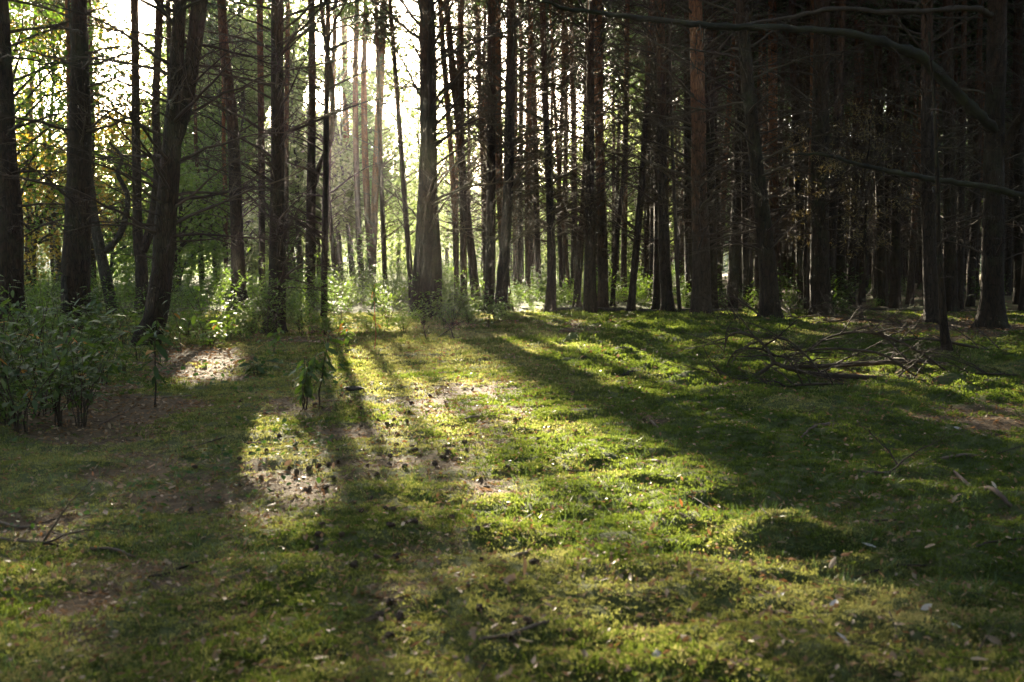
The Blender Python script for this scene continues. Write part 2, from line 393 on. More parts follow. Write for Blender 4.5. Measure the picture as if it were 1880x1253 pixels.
def whorls(rng, z0, z1, sp, npw):
    z = z0; out = []
    while z < z1:
        a0 = rng.uniform(0, 2 * np.pi); n = rng.integers(npw[0], npw[1] + 1)
        for i in range(n): out.append((z + rng.normal(0, .06), a0 + i * 2 * np.pi / n + rng.normal(0, .3)))
        z += sp * rng.uniform(.7, 1.3)
    return out

# ------------------------------------------------------------------ pine crowns
def needles(c, d, rng, k=6, L=.24, wd=.04):
    n = len(c); D = norm(d[:, None, :] * .5 + rng.normal(0, .75, (n, k, 3)) + np.array([0, 0, .12]))
    C = np.repeat(c[:, None, :], k, 1) + rng.normal(0, .07, (n, k, 3)); s = norm(np.cross(D, rng.normal(0, 1, (n, k, 3)))) * wd
    ll = L * rng.uniform(.6, 1.2, (n, k, 1))
    V = np.stack([C - s, C + s, C + D * ll], 2).reshape(-1, 3)
    return V, np.arange(len(V)).reshape(-1, 3)
def crown_parts(rng, H, Rr, nt):
    wood = []; tc = []; td = []
    for z in np.arange(0, H, .55):
        f = z / H; rad = Rr * (0.55 + .75 * f if f < .35 else (1 - f) ** .75 * 1.25 + .12)
        n = 5; a0 = rng.uniform(0, 6.28)
        for i in range(n):
            a = a0 + i * 6.28 / n + rng.normal(0, .3); L = rad * rng.uniform(.65, 1.15); e = rng.uniform(.05, .6) + f * .5
            q = np.linspace(0, 1, 4)
            pts = np.stack([np.cos(a) * L * q * np.cos(e), np.sin(a) * L * q * np.cos(e), z + L * q * np.sin(e) - .15 * L * q ** 2 * 0], 1)
            wood.append((pts, .03 * (1 - q * .85) * (1 - f * .6)))
            m = max(3, int(nt * L / (Rr * 46)))
            s = rng.uniform(.35, 1.05, m) ** .8
            c = np.stack([np.interp(s, q, pts[:, k]) for k in range(3)], 1) + rng.normal(0, .16, (m, 3)) * np.array([1, 1, .55])
            tc.append(c); td.append(np.repeat(norm(pts[-1:] - pts[:1]), m, 0))
    return wood, np.concatenate(tc), np.concatenate(td)
def crown_mesh(rng, H, Rr, nt, origin=None, k=6):
    wood, tc, td = crown_parts(rng, H, Rr, nt)
    if origin is not None:
        keep = thin(tc + origin, rng, .6); tc, td = tc[keep], td[keep]
    mb = MB()
    for p, r in wood: mb.add(*tube(p, r, 3, cap=False), m=0)
    V, T = needles(tc, td, rng, k); mb.add(V, None, T, m=1)
    return mb.mesh('crown', [M_TWIG, M_NEEDLE], False)
CROWNS = [crown_mesh(R, 8.0, 2.5, 1500) for _ in range(5)]

# ------------------------------------------------------------------ pine trees measured in the photo
def ext_path(pts, H, rng):
    """world (x,y,z,r) rows up to the top of the frame -> continue upward to height H."""
    p = np.array(pts); d = p[-1, :3] - p[-2, :3]; d = d / d[2]; d[:2] = np.clip(d[:2], -.05, .05)
    z = p[-1, 2]; r = p[-1, 3]; rows = [p]
    zs = np.arange(z + 1.0, H, 1.0)
    for zz in zs:
        f = (zz - z) / (H - z); q = p[-1, :3] + d * (zz - z) * (1 - .4 * f)
        rows.append(np.array([[q[0] + rng.normal(0, .015), q[1] + rng.normal(0, .015), zz, max(r * (1 - f * .85), .025)]]))
    return np.vstack(rows)
def trunk_mesh(path, base, mats, rng, n=14, flare=1.0, name='trunk'):
    P4 = smooth_path(path, 5); pts = P4[:, :3] - base; r = np.maximum(P4[:, 3], .015).copy()
    z = pts[:, 2]; r *= 1 + flare * .34 * np.exp(-np.clip(z + .1, 0, None) / .22)
    pts[:, :2] += np.cumsum(rng.normal(0, .003, (len(pts), 2)), 0)
    r *= 1 + rng.normal(0, .018, len(r))
    V, Q, T = tube(pts, r, n, .025, rng)
    # root buttresses
    a = np.arctan2(V[:, 1], V[:, 0]); zz = V[:, 2]; g = 1 + .24 * flare * np.exp(-np.clip(zz, 0, None) / .15) * np.cos(4 * a + rng.uniform(0, 6))
    V[:len(pts) * n, :2] = (V[:len(pts) * n, :2] - np.repeat(pts[:, :2], n, 0)) * g[:len(pts) * n, None] + np.repeat(pts[:, :2], n, 0)
    mb = MB(); mb.add(V, Q, T); return mb.mesh(name, mats)

def needs_carve(x, y):  # would this crown shade the clearing seen in the photo?
    for z in (9., 12., 15., 18.):
        t = z / SD[2]; gx = x - SD[0] * t; gy = y - SD[1] * t
        if 1 < gy < 24 and abs(gx) < .56 * max(gy, 0) + 2.5: return True
    return False
def branch_lit(p, a, e, l):
    d = np.array([math.cos(a) * math.cos(e), math.sin(a) * math.cos(e), math.sin(e)]) * l
    q = p + d * np.array([.15, .4, .65, .9])[:, None]; return (lit_at(q) | lit_at(q, POOL)).sum() >= 1
def trunk_lit(x, y, z1=11):
    zz = np.linspace(.3, z1, 60); q = np.column_stack([np.full(60, x), np.full(60, y), zz]); return (lit_at(q) | lit_at(q, POOL)).mean() > .05
EXPL = []
def pine(Y, pts, label, mats=None, H=17.5, br=None, stems=(), cb=None, group=None, name='pine_tree', crown=True, flare=1.0, n=14, cat='tree'):
    """pts: (u, v, width) photo pixels from the base upwards at depth Y."""
    rng = np.random.default_rng(int(Y * 131 + pts[0][0] * 7))
    mats = mats or M_BARK
    W = [np.append(P(u, v, Y), w_ * .9 * Y / F / 2) for (u, v, w_) in pts]
    b0 = W[0]; g = gz(b0[0], Y)
    base = np.array([b0[0], Y, g])
    rows = []
    if W[0][2] > g + .05: rows.append(np.array([W[0][0] + (W[0][0] - W[1][0]) * (W[0][2] - g) / max(W[1][2] - W[0][2], .3) * .6, Y, g, W[0][3] * 1.08]))
    else: W[0][2] = g
    base[0] = (rows + W)[0][0]
    rows = [np.append(base - [0, 0, .25], (rows + W)[0][3] * 1.1)] + rows + W
    path = ext_path(rows, H, rng) if H > rows[-1][2] + 1.2 else np.array(rows)
    ro = root(name, base, label, cat, group)
    link('trunk', trunk_mesh(path, base, mats, rng, n, flare), ro)
    EXPL.append((base[0], Y))
    for st in stems:
        sw = [np.append(P(u, v, Y), w_ * Y / F / 2) for (u, v, w_) in st['pts']]
        sp = ext_path(sw, st.get('H', H - 1), rng) if st.get('H', H - 1) > sw[-1][2] + 1.2 else np.array(sw)
        link('stem', trunk_mesh(sp, base, mats, rng, 10, 0, 'stem'), ro)
    def at(z):
        return np.array([np.interp(z, path[:, 2], path[:, i]) for i in range(4)])
    if br:
        z0, z1, spc, npw, L, rise, single = br
        jb = MB()
        for z, a in whorls(rng, z0, z1, spc, npw):
            q = at(z + g); l = L * rng.uniform(.4, 1.15); e = rng.normal(rise, .16)
            for _ in range(9):
                if rng.random() < .05 or not branch_lit(np.array([q[0], q[1], z + g]), a, e, l): break
                a = rng.uniform(0, 6.28)
            else: continue
            if rng.random() < .18: l *= .25
            i = int(rng.integers(len(BL))); loc = np.array([q[0], q[1], z + g]) - base + np.array([math.cos(a), math.sin(a), 0]) * q[3] * .6
            if single: link('branch', BMESH[i], ro, loc, (rng.normal(0, .5), -e, a), l)
            else:
                v_, q_, t_ = (BL if Y < 26 else BLL)[i % (14 if Y < 26 else 10)]
                jb.add(v_ @ rotm(rng.normal(0, .5), -e, a).T * l + loc, q_, t_)
        if not single and jb.n: link('dead_branches', jb.mesh('dead_branches', M_TWIG), ro, kind='stuff')
    if crown:
        c0 = cb or H - 7.0; q = at(c0 + .3)
        loc = np.array([q[0], q[1], c0]) - base
        if needs_carve(base[0], Y): me = crown_mesh(rng, 7.0, 1.8, 480, base + loc)
        else: me = CROWNS[int(rng.integers(5))]
        link('crown', me, ro, loc)
    return ro, base, path

BRH = None      # close pines: every dead branch its own piece
def BRJ(z0=1.5, z1=8.5, sp=.5, n=(2, 4), L=1.7, rise=.4): return (z0, z1, sp, n, L, rise, False)

pine(19, [(18, 560, 56), (18, 400, 48), (8, 250, 40), (-2, 0, 34)], 'thick dark pine trunk at the very left, cut off by the photo edge', M_BARK2, br=(1.8, 6.5, .4, (2, 4), 2.1, .2, True))
pine(18.5, [(142, 612, 60), (142, 500, 55), (146, 380, 50), (150, 200, 40), (150, 0, 29)], 'stout straight dark pine left of the forked trees, beside a broken stub', M_BARK2, br=(2.0, 6.4, .36, (2, 4), 2.0, .22, True))
pine(18.2, [(119, 600, 16), (119, 560, 13), (118, 508, 9)], 'short broken dead stub against the stout pine at the left', M_BARKD, H=0, name='dead_stub', crown=False, cat='stump', n=8)
pine(26, [(205, 555, 24), (188, 480, 22), (172, 400, 20), (165, 340, 17), (150, 250, 12), (135, 150, 9)], 'curved leaning broadleaf trunk with a crooked side limb behind the stout left pine', M_BARKD, H=9, crown=False,
     stems=[dict(pts=[(184, 468, 12), (210, 445, 12), (228, 410, 11), (233, 360, 9), (215, 320, 8), (222, 290, 6), (200, 262, 5)], H=0)], name='broadleaf_tree', br=BRJ(2, 6, .7, (1, 2), 1.6, .6))
pine(27, [(126, 540, 16), (130, 300, 15), (128, 120, 14), (124, 0, 13)], 'slim reddish pine half hidden behind the stout left pine', M_BARKR, br=BRJ())
pine(26, [(259, 560, 27), (258, 490, 24), (252, 440, 21), (249, 350, 18), (247, 150, 16), (246, 0, 15)], 'forked pine with a low Y-shaped split and a warm brown upper trunk', M_BARK,
     stems=[dict(pts=[(262, 462, 16), (274, 425, 17), (284, 370, 16), (289, 300, 15), (284, 200, 14), (291, 0, 13)])], br=BRJ(2.5, 8, .6, (2, 3), 1.8, .4))
pine(15.5, [(266, 640, 54), (284, 590, 48), (296, 520, 44), (303, 420, 42), (310, 320, 40), (316, 230, 34), (319, 150, 28), (327, 0, 26)],
     'leaning dark pine splitting into two thick stems, with splayed foot among shrubs', M_BARK2,
     stems=[dict(pts=[(318, 275, 24), (334, 215, 29), (347, 160, 27), (357, 90, 27), (368, 0, 28)])], br=(1.4, 6.0, .22, (3, 4), 2.2, .36, True), n=16)
pine(29, [(439, 540, 34), (437, 470, 27), (433, 350, 25), (428, 220, 22), (414, 100, 19), (408, 0, 17)], 'pine with warm brown bark bending left near the top, right of the double-stemmed pine', M_BARK, br=BRJ(1.8, 8.5, .4, (3, 4), 1.9, .4))
pine(19.0, [(503, 608, 46), (508, 540, 36), (509, 420, 31), (510, 250, 27), (509, 120, 25), (509, 0, 24)], 'straight dark pine with low curved branches beside the shrub bank, left of the sun', M_BARK2, br=(0.9, 6.4, .24, (3, 4), 2.0, .42, True))
pine(36, [(482, 520, 14), (481, 300, 13), (478, 0, 12)], 'pale slim pine just left of the straight dark pine', M_BARK, br=BRJ(2, 9, .7))
pine(40, [(527, 525, 9), (527, 250, 9), (530, 0, 9)], 'thin pale pine in the glare right of the straight dark pine', M_BARK, br=BRJ(2, 10, .8))
pine(35, [(568, 553, 23), (570, 480, 21), (571, 330, 18), (573, 150, 15), (572, 0, 14)], 'pine under the sun glare with a crooked second stem', M_BARK2,
     stems=[dict(pts=[(576, 345, 9), (588, 300, 10), (603, 270, 10), (611, 220, 9), (608, 150, 9), (598, 80, 8), (588, 0, 7)])], br=BRJ(1.5, 8, .38, (2, 4), 1.8, .42))
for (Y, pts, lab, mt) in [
    (24, [(594, 584, 13), (596, 400, 13), (598, 200, 11), (602, 0, 9)], 'thin pine behind the crooked-stemmed pine in the glare', M_BARK),
    (50, [(617, 533, 9), (612, 470, 9), (603, 330, 9), (612, 150, 9), (616, 0, 8)], 'wavy thin pine right of the crooked-stemmed pine', M_BARK),
    (66, [(650, 521, 12), (644, 470, 12), (638, 330, 12), (634, 180, 12), (631, 0, 12)], 'pale brown pine, left one of a close pair in the hazy gap', M_BARK),
    (53, [(664, 530, 11), (657, 400, 12), (652, 200, 11), (655, 0, 10)], 'slimmer pine, right one of a close pair in the hazy gap', M_BARK),
    (50, [(683, 532, 17), (684, 480, 16), (690, 330, 15), (698, 180, 15), (706, 0, 13)], 'pine with two reddish stems right of the hazy gap', M_BARKR),
    (37.7, [(708, 548, 10), (702, 400, 10), (697, 250, 9), (690, 0, 8)], 'thin pine crossing behind the reddish two-stemmed pine', M_BARK),
    (29.7, [(757, 565, 12), (748, 430, 11), (735, 250, 10), (722, 80, 9), (715, 0, 8)], 'thin pole-like pine leaning left, before the big central pine', M_BARK),
    (31, [(838, 560, 10), (835, 400, 11), (826, 250, 11), (812, 60, 11)], 'reddish slim pine leaning left just right of the big central pine', M_BARKR),
    (31.5, [(874, 560, 20), (864, 460, 17), (850, 330, 16), (840, 220, 15), (826, 100, 14), (818, 0, 13)], 'bowed pine curving left in front of the central group', M_BARK),
    (31.7, [(851, 560, 15), (849, 400, 13), (846, 200, 12), (845, 0, 11)], 'thin upright pine between the big central pine and the close cluster', M_BARK),
    (36, [(892, 545, 12), (889, 350, 11), (880, 150, 9), (876, 0, 8)], 'thin pine seen through the gap left of the close cluster', M_BARK),
    (26, [(897, 575, 22), (901, 480, 21), (903, 300, 18), (904, 0, 16)], 'left trunk of the close cluster of central pines', M_BARK),
    (24.6, [(918, 582, 26), (925, 500, 24), (933, 380, 22), (938, 200, 20), (941, 0, 18)], 'pine with curved foot leaning right, at the front of the central cluster', M_BARK),
    (28, [(934, 570, 18), (926, 480, 17), (917, 300, 16), (915, 0, 14)], 'reddish pine squeezed behind the curved-foot pine', M_BARKR),
    (33, [(968, 545, 12), (967, 350, 11), (972, 100, 10)], 'slim pine standing alone right of the central cluster', M_BARKR),
    (34, [(990, 545, 13), (986, 400, 12), (982, 200, 11), (975, 60, 9)], 'slim straight pine before the bright gap', M_BARK),
    (25.5, [(1010, 582, 24), (1013, 480, 19), (1008, 330, 15), (1000, 150, 13), (996, 0, 12)], 'brown pine behind the end of the fallen log', M_BARK),
    (37, [(1032, 545, 10), (1026, 350, 9), (1034, 150, 8), (1033, 0, 7)], 'very thin pine standing in the bright gap', M_BARK),
    (33, [(1048, 555, 8), (1040, 460, 8), (1028, 330, 7), (1020, 200, 6)], 'spindly pine leaning left in the bright gap', M_BARKR),
    (29, [(1059, 565, 16), (1066, 450, 15), (1075, 300, 13), (1078, 120, 11)], 'leaning pine touching the twin trunks on their left', M_BARK),
    (26, [(1083, 580, 28), (1083, 450, 23), (1083, 250, 18), (1084, 0, 15)], 'left one of the twin dark trunks behind the log', M_BARK),
    (27, [(1106, 570, 23), (1106, 450, 21), (1100, 250, 19), (1098, 0, 17)], 'right one of the twin dark trunks behind the log', M_BARKR),
    (30, [(1124, 570, 10), (1134, 430, 10), (1147, 280, 9), (1150, 100, 8)], 'thin pine leaning right beyond the twin trunks', M_BARK),
    (26, [(1157, 575, 16), (1166, 470, 15), (1180, 300, 13), (1190, 100, 12)], 'slanting pine leaning right behind the log', M_BARK),
    (34, [(1145, 560, 13), (1147, 350, 12), (1150, 100, 11)], 'reddish pine beyond the slanting pine', M_BARKR),
    (28, [(1205, 560, 18), (1207, 400, 16), (1205, 100, 14)], 'pine in shade left of the upright pair', M_BARK2),
    (25.5, [(1226, 580, 26), (1220, 450, 23), (1215, 250, 20), (1213, 0, 18)], 'upright shaded pine near the middle of the fallen log', M_BARK),
    (25, [(1249, 582, 8), (1243, 480, 8), (1236, 300, 7)], 'thin bare sapling trunk beside the upright shaded pine', M_TWIG),
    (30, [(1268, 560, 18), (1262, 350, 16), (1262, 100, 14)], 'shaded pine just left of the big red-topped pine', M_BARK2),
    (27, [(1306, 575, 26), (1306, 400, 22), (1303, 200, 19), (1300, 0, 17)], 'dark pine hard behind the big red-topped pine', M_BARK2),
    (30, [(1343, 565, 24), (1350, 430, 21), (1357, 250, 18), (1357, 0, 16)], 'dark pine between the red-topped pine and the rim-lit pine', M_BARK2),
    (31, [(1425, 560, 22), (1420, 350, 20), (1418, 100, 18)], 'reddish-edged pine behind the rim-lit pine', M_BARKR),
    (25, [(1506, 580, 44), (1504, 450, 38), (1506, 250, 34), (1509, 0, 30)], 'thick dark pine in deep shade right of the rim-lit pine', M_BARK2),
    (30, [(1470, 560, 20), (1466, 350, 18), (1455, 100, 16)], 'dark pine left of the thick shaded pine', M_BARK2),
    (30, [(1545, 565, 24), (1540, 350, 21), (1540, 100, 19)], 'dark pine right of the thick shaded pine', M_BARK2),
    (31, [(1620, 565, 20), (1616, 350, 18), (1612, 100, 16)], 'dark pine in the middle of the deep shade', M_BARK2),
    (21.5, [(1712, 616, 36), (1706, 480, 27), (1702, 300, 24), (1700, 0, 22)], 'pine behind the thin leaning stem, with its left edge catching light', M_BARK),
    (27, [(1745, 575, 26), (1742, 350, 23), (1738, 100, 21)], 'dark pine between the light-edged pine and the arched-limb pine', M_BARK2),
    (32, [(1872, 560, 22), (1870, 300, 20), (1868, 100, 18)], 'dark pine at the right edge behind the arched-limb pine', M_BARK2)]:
    jn = mt is M_TWIG
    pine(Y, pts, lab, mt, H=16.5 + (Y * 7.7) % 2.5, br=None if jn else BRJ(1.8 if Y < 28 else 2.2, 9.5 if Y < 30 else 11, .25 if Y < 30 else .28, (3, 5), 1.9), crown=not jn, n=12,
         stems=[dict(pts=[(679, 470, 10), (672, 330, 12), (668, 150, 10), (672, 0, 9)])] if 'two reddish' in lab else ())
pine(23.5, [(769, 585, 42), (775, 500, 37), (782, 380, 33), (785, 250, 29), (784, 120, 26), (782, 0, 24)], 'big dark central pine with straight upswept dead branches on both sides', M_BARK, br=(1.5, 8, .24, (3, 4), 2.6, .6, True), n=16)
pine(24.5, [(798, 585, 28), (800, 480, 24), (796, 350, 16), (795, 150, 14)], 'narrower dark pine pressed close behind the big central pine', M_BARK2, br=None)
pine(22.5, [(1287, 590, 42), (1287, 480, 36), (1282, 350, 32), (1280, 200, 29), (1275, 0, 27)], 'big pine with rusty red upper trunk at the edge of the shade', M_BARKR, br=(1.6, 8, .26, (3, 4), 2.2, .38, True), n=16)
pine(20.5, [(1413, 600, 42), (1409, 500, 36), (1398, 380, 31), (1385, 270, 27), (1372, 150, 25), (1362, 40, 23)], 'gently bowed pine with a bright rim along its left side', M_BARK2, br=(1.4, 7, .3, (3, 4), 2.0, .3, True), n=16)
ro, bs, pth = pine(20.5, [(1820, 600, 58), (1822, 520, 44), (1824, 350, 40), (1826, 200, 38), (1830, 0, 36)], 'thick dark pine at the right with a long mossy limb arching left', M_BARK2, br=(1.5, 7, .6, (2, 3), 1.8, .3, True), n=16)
def limb(name, pts, Y0, Y1, parent, base, mt):
    k = len(pts); W = np.array([np.append(P(u, v, Y0 + (Y1 - Y0) * i / (k - 1)), w_ * .82 * (Y0 + (Y1 - Y0) * i / (k - 1)) / F / 2) for i, (u, v, w_) in enumerate(pts)])
    rng = np.random.default_rng(len(pts) * 77 + int(pts[0][0])); W[1:, :3] += rng.normal(0, .028, (k - 1, 3))
    S4 = smooth_path(W, 6); S4[1:, :3] += rng.normal(0, .010, (len(S4) - 1, 3))
    mb = MB(); S4[:, 3] *= 1 + rng.normal(0, .09, len(S4)); mb.add(*tube(S4[:, :3] - base, S4[:, 3], 9, .06, rng)); o = link(name, mb.mesh(name, mt), parent)
    for i in range(k * 3):   # side twigs on the limb are pieces of it
        j = int(rng.integers(3, len(S4) - 2)); l = rng.uniform(.3, .9)
        link('branch', BMESH[int(rng.integers(len(BMESH)))], o, S4[j, :3] - base, (rng.normal(0, .8), rng.uniform(-1.2, .9), rng.uniform(0, 6.28)), l)
    return o
lm = limb('mossy_limb', [(1834, 246, 19), (1790, 202, 24), (1740, 150, 25), (1690, 105, 23), (1640, 80, 20), (1560, 64, 17), (1450, 56, 15), (1350, 48, 14), (1250, 41, 13), (1140, 30, 11), (1050, 20, 9), (980, 0, 7)], 20.4, 17.0, ro, bs, M_MOSSBARK)
lm['label'] = 'long arched mossy limb sweeping left across the top'
limb('limb', [(1820, 28, 13), (1780, 17, 13), (1650, 20, 11), (1530, 18, 10), (1430, 28, 8), (1370, 45, 6), (1330, 60, 4)], 20.4, 18.2, ro, bs, M_TWIG)
limb('limb', [(1832, 300, 22), (1860, 240, 20), (1880, 200, 18), (1910, 120, 16)], 20.5, 19.5, ro, bs, M_BARK2)
ro2, bs2, _ = pine(18, [(1960, 640, 50), (1955, 500, 44), (1950, 300, 38), (1945, 0, 34)], 'pine beyond the right edge whose long limb reaches in', M_BARK2, br=None)
lo = limb('limb', [(1950, 372, 16), (1880, 362, 15), (1800, 345, 14), (1720, 336, 13), (1640, 318, 11), (1570, 298, 9), (1510, 287, 7), (1450, 285, 4)], 18, 16.2, ro2, bs2, M_MOSSBARK)
lo['label'] = 'drooping limb entering from the right edge'
pine(14.2, [(1737, 668, 21), (1730, 600, 17), (1724, 520, 13), (1718, 420, 10), (1714, 320, 8), (1708, 180, 6), (1700, 60, 4)], 'thin dead stem leaning beside the brush pile, lit down one side', M_BARK2, H=0, crown=False, name='dead_sapling', br=(1.0, 4.6, .5, (1, 2), .8, .1, True), n=10, cat='dead tree', flare=.6)

def young_conifer(u, Y, H, z0, Rr, label):
    rng = np.random.default_rng(int(u)); p = P(u, 500, Y); base = np.array([p[0], Y, gz(p[0], Y)])
    ro = root('young_conifer', base, label, 'tree'); path = np.column_stack([rng.normal(0, .03, 8), rng.normal(0, .03, 8), np.linspace(-.2, H, 8), np.linspace(.05, .012, 8)])
    link('trunk', trunk_mesh(path, np.zeros(3), M_BARK2, rng, 7, .5), ro)
    wood, tc, td = crown_parts(rng, H - z0, Rr, 420); mb = MB()
    for q, r in wood: mb.add(*tube(q, r * .5, 3, cap=False), m=0)
    V, T = needles(tc, td, rng, 9, .12, .012); mb.add(V, None, T, 1); link('crown', mb.mesh('crown', [M_TWIG, M_NEEDLEB], False), ro, (0, 0, z0))
young_conifer(1585, 22.5, 4.6, 1.6, 1.5, 'young conifer with thin browning needles in the deep shade')
young_conifer(1480, 27, 5.0, 1.8, 1.4, 'young shaded conifer with sparse needles beside the thick dark pine')

# ------------------------------------------------------------------ more pines: dense stand on the right, thin rows behind, unseen ring added round the clearing for shade
def far_variant(rng, m, k, sides=9, H=None, bz=(1.6, 10.5), dens=.27):
    H = H or rng.uniform(15.5, 19); n = 14; z = np.linspace(-.3, H, n); dx = np.cumsum(rng.normal(0, .05, (n, 2)), 0) * np.linspace(0, 1, n)[:, None]
    r0 = rng.uniform(.11, .19); r = r0 * (1 - .82 * np.linspace(0, 1, n)); P4 = np.column_stack([dx, z, r])
    tm = trunk_mesh(P4, np.zeros(3), m, rng, sides, .8)
    jb = MB()
    for zz, a in whorls(rng, bz[0], bz[1], dens, (2, 4)):
        i = int(rng.integers(10)); v_, q_, t_ = BLL[i]; l = rng.uniform(.5, 1.7); q = [np.interp(zz, z, P4[:, d]) for d in range(4)]
        jb.add(v_ @ rotm(rng.normal(0, .5), -rng.normal(.35, .2), a).T * l + np.array([q[0], q[1], zz]), q_, t_)
    c0 = H - 7.2; cq = [np.interp(c0, z, dx[:, 0]), np.interp(c0, z, dx[:, 1]), c0]
    return tm, jb.mesh('dead_branches', M_TWIG), cq
FV = [far_variant(R, [M_BARK, M_BARKR, M_BARK2][i % 3], i) for i in range(12)]
def far_pine(x, y, i, label, group, branches=True, s=1.0, carve=True):
    rng = np.random.default_rng(int(abs(x) * 1000 + abs(y) * 77)); tm, dm, cq = FV[i]
    z = gz(x, y)
    ro = root('pine_tree', (x, y, z), label, 'tree', group, rng.uniform(0, 6.28))
    link('trunk', tm, ro)
    nc = carve and needs_carve(x, y)
    if branches and nc:
        jb = MB(); r2 = np.random.default_rng(i)
        for zz, a in whorls(rng, 2.0, 11, .25, (3, 5)):
            l = rng.uniform(.5, 1.8); e = rng.normal(.35, .2); q = np.array([cq[0] * zz / cq[2], cq[1] * zz / cq[2], zz])
            if rng.random() < .85 and branch_lit(np.array([x, y, z]) + q * s, a, e, l * s): continue
            v_, q_, t_ = BLL[int(rng.integers(10))]; jb.add(v_ @ rotm(rng.normal(0, .5), -e, a).T * l + q, q_, t_)
        if jb.n: link('dead_branches', jb.mesh('dead_branches', M_TWIG), ro, kind='stuff')
    elif branches: link('dead_branches', dm, ro, kind='stuff')
    if nc:
        me = crown_mesh(rng, 7.5, 1.8, 420, np.array([x, y, z + cq[2] * s]), 6); ro.rotation_euler = (0, 0, 0)
    else: me = CROWNS[int(rng.integers(5))]
    link('crown', me, ro, cq, (0, 0, rng.uniform(0, 6.28) if me in CROWNS else 0))
    ro.scale = (s, s, s); ro.rotation_euler[0] = rng.normal(0, .018) if me in CROWNS else 0; ro.rotation_euler[1] = rng.normal(0, .018) if me in CROWNS else 0
    return ro
MARKS = [(15, 'the leftmost pine'), (142, 'the stout left pine'), (259, 'the Y-forked pine'), (300, 'the leaning double pine'), (437, 'the warm-barked pine'), (506, 'the straight dark pine'), (569, 'the crooked-stemmed pine'),
         (684, 'the reddish two-stemmed pine'), (780, 'the big central pine'), (920, 'the curved-foot pine'), (1010, 'the pine at the log end'), (1090, 'the twin trunks'), (1165, 'the slanting pine'), (1225, 'the upright shaded pine'),
         (1287, 'the red-topped pine'), (1408, 'the rim-lit bowed pine'), (1506, 'the thick shaded pine'), (1710, 'the light-edged pine'), (1820, 'the arched-limb pine')]
def between(x, y):
    u = CU + F * x / y
    for (a, n1), (b, n2) in zip(MARKS, MARKS[1:]):
        if a <= u < b: return 'between ' + n1 + ' and ' + n2
    return 'left of ' + MARKS[0][1] if u < MARKS[0][0] else 'right of ' + MARKS[-1][1]
taken = list(EXPL)
def free(x, y, d):
    for (a, b) in taken:
        if (a - x) ** 2 + (b - y) ** 2 < d * d: return False
    return True
def region(n, fx, d, label, group, **kw):
    c = 0; tries = 0
    while c < n and tries < n * 60:
        tries += 1; x, y = fx()
        if not free(x, y, d) or (needs_carve(x, y) and trunk_lit(x, y)): continue
        taken.append((x, y)); far_pine(x, y, int(R.integers(12)), label(x, y) if callable(label) else label, group, s=float(R.uniform(.9, 1.12)), **kw); c += 1
def fx_right():
    y = R.uniform(26, 64); x = R.uniform(.13 * y, .56 * y + 2); return x, y
region(150, fx_right, 1.55, lambda x, y: ('slim dark pine ' if y < 44 else 'far thin pine ') + between(x, y), 'slim pines of the dense shaded stand')
def fx_mid():
    y = R.uniform(34, 56); x = R.uniform(-.19 * y, .13 * y); return x, y
region(20, fx_mid, 2.2, lambda x, y: 'hazy slim pine ' + between(x, y), 'slim pines in the hazy rows')
def fx_left():
    y = R.uniform(34, 50); x = R.uniform(-.6 * y, -.22 * y); return x, y
region(7, fx_left, 3.0, lambda x, y: 'pale pine among broadleaf trees ' + between(x, y), 'pines among the broadleaf trees')
def fx_ring():
    while True:
        x = R.uniform(-30, 34); y = R.uniform(-24, 40)
        inside = y > -2 and abs(x) < .56 * y + (2.6 if x > 0 else 3.6)
        near = -3 < x < 3 and -3 < y
        if inside or near: continue
        if x < -6 and y > 14: continue
        return x, y
region(105, fx_ring, 2.4, 'pine of the wood standing round the clearing, outside the view, added for shade', 'unseen pines added round the clearing', branches=False)  # unseen trees added to cut the skylight reaching trunks and ground

def far_wood():
    rng = np.random.default_rng(404); mb = MB(); c = []
    for i in range(620):
        if i % 4 == 3 and i < 330: continue
        if i < 330: y = rng.uniform(64, 110); x = rng.uniform(.10 * y, .62 * y + 4)
        elif i < 480: y = rng.uniform(-56, -24); x = rng.uniform(-55, 60)  # unseen trees behind the camera, added to block the low sky
        else: y = rng.uniform(-24, 64); x = rng.uniform(36, 62)  # unseen trees beyond the right side, added to block the low sky
        lo = 4.5 if i < 330 else 2.0
        H = rng.uniform(14, 19); r = rng.uniform(.11, .2)
        lx, ly = rng.normal(0, .25, 2); mb.add(*tube(np.array([[x, y, -.3], [x + lx * .4, y + ly * .4, H * .5], [x + lx, y + ly, H]]), [r, r * .7, .04], 5, cap=False))
        for k in range(14):
            zz = rng.uniform(2, 11); v_, q_, t_ = BLL[k % 10]; mb.add(v_ @ rotm(0, -rng.normal(.3, .2), rng.uniform(0, 6.28)).T * rng.uniform(.8, 2) + [x, y, zz], q_, t_)
        n = 60; z = lo + (H - lo) * rng.uniform(0, 1, n) ** .8; rr = 2.3 * (1 - (z - lo) / (H - lo + 1)) + .3; a = rng.uniform(0, 6.28, n)
        c.append(np.stack([x + np.cos(a) * rr, y + np.sin(a) * rr, z], 1))
    c = np.concatenate(c); V, T = needles(c, rng.normal(0, 1, (len(c), 3)), rng, 6, .6, .13); mb.add(V, None, T, 1)
    o = link('far_wood', mb.mesh('far_wood', [M_BARK2, M_NEEDLE]), kind='stuff'); o['label'] = 'dark mass of pine wood deep behind the shaded stand, plus unseen trees added against skylight'
far_wood()

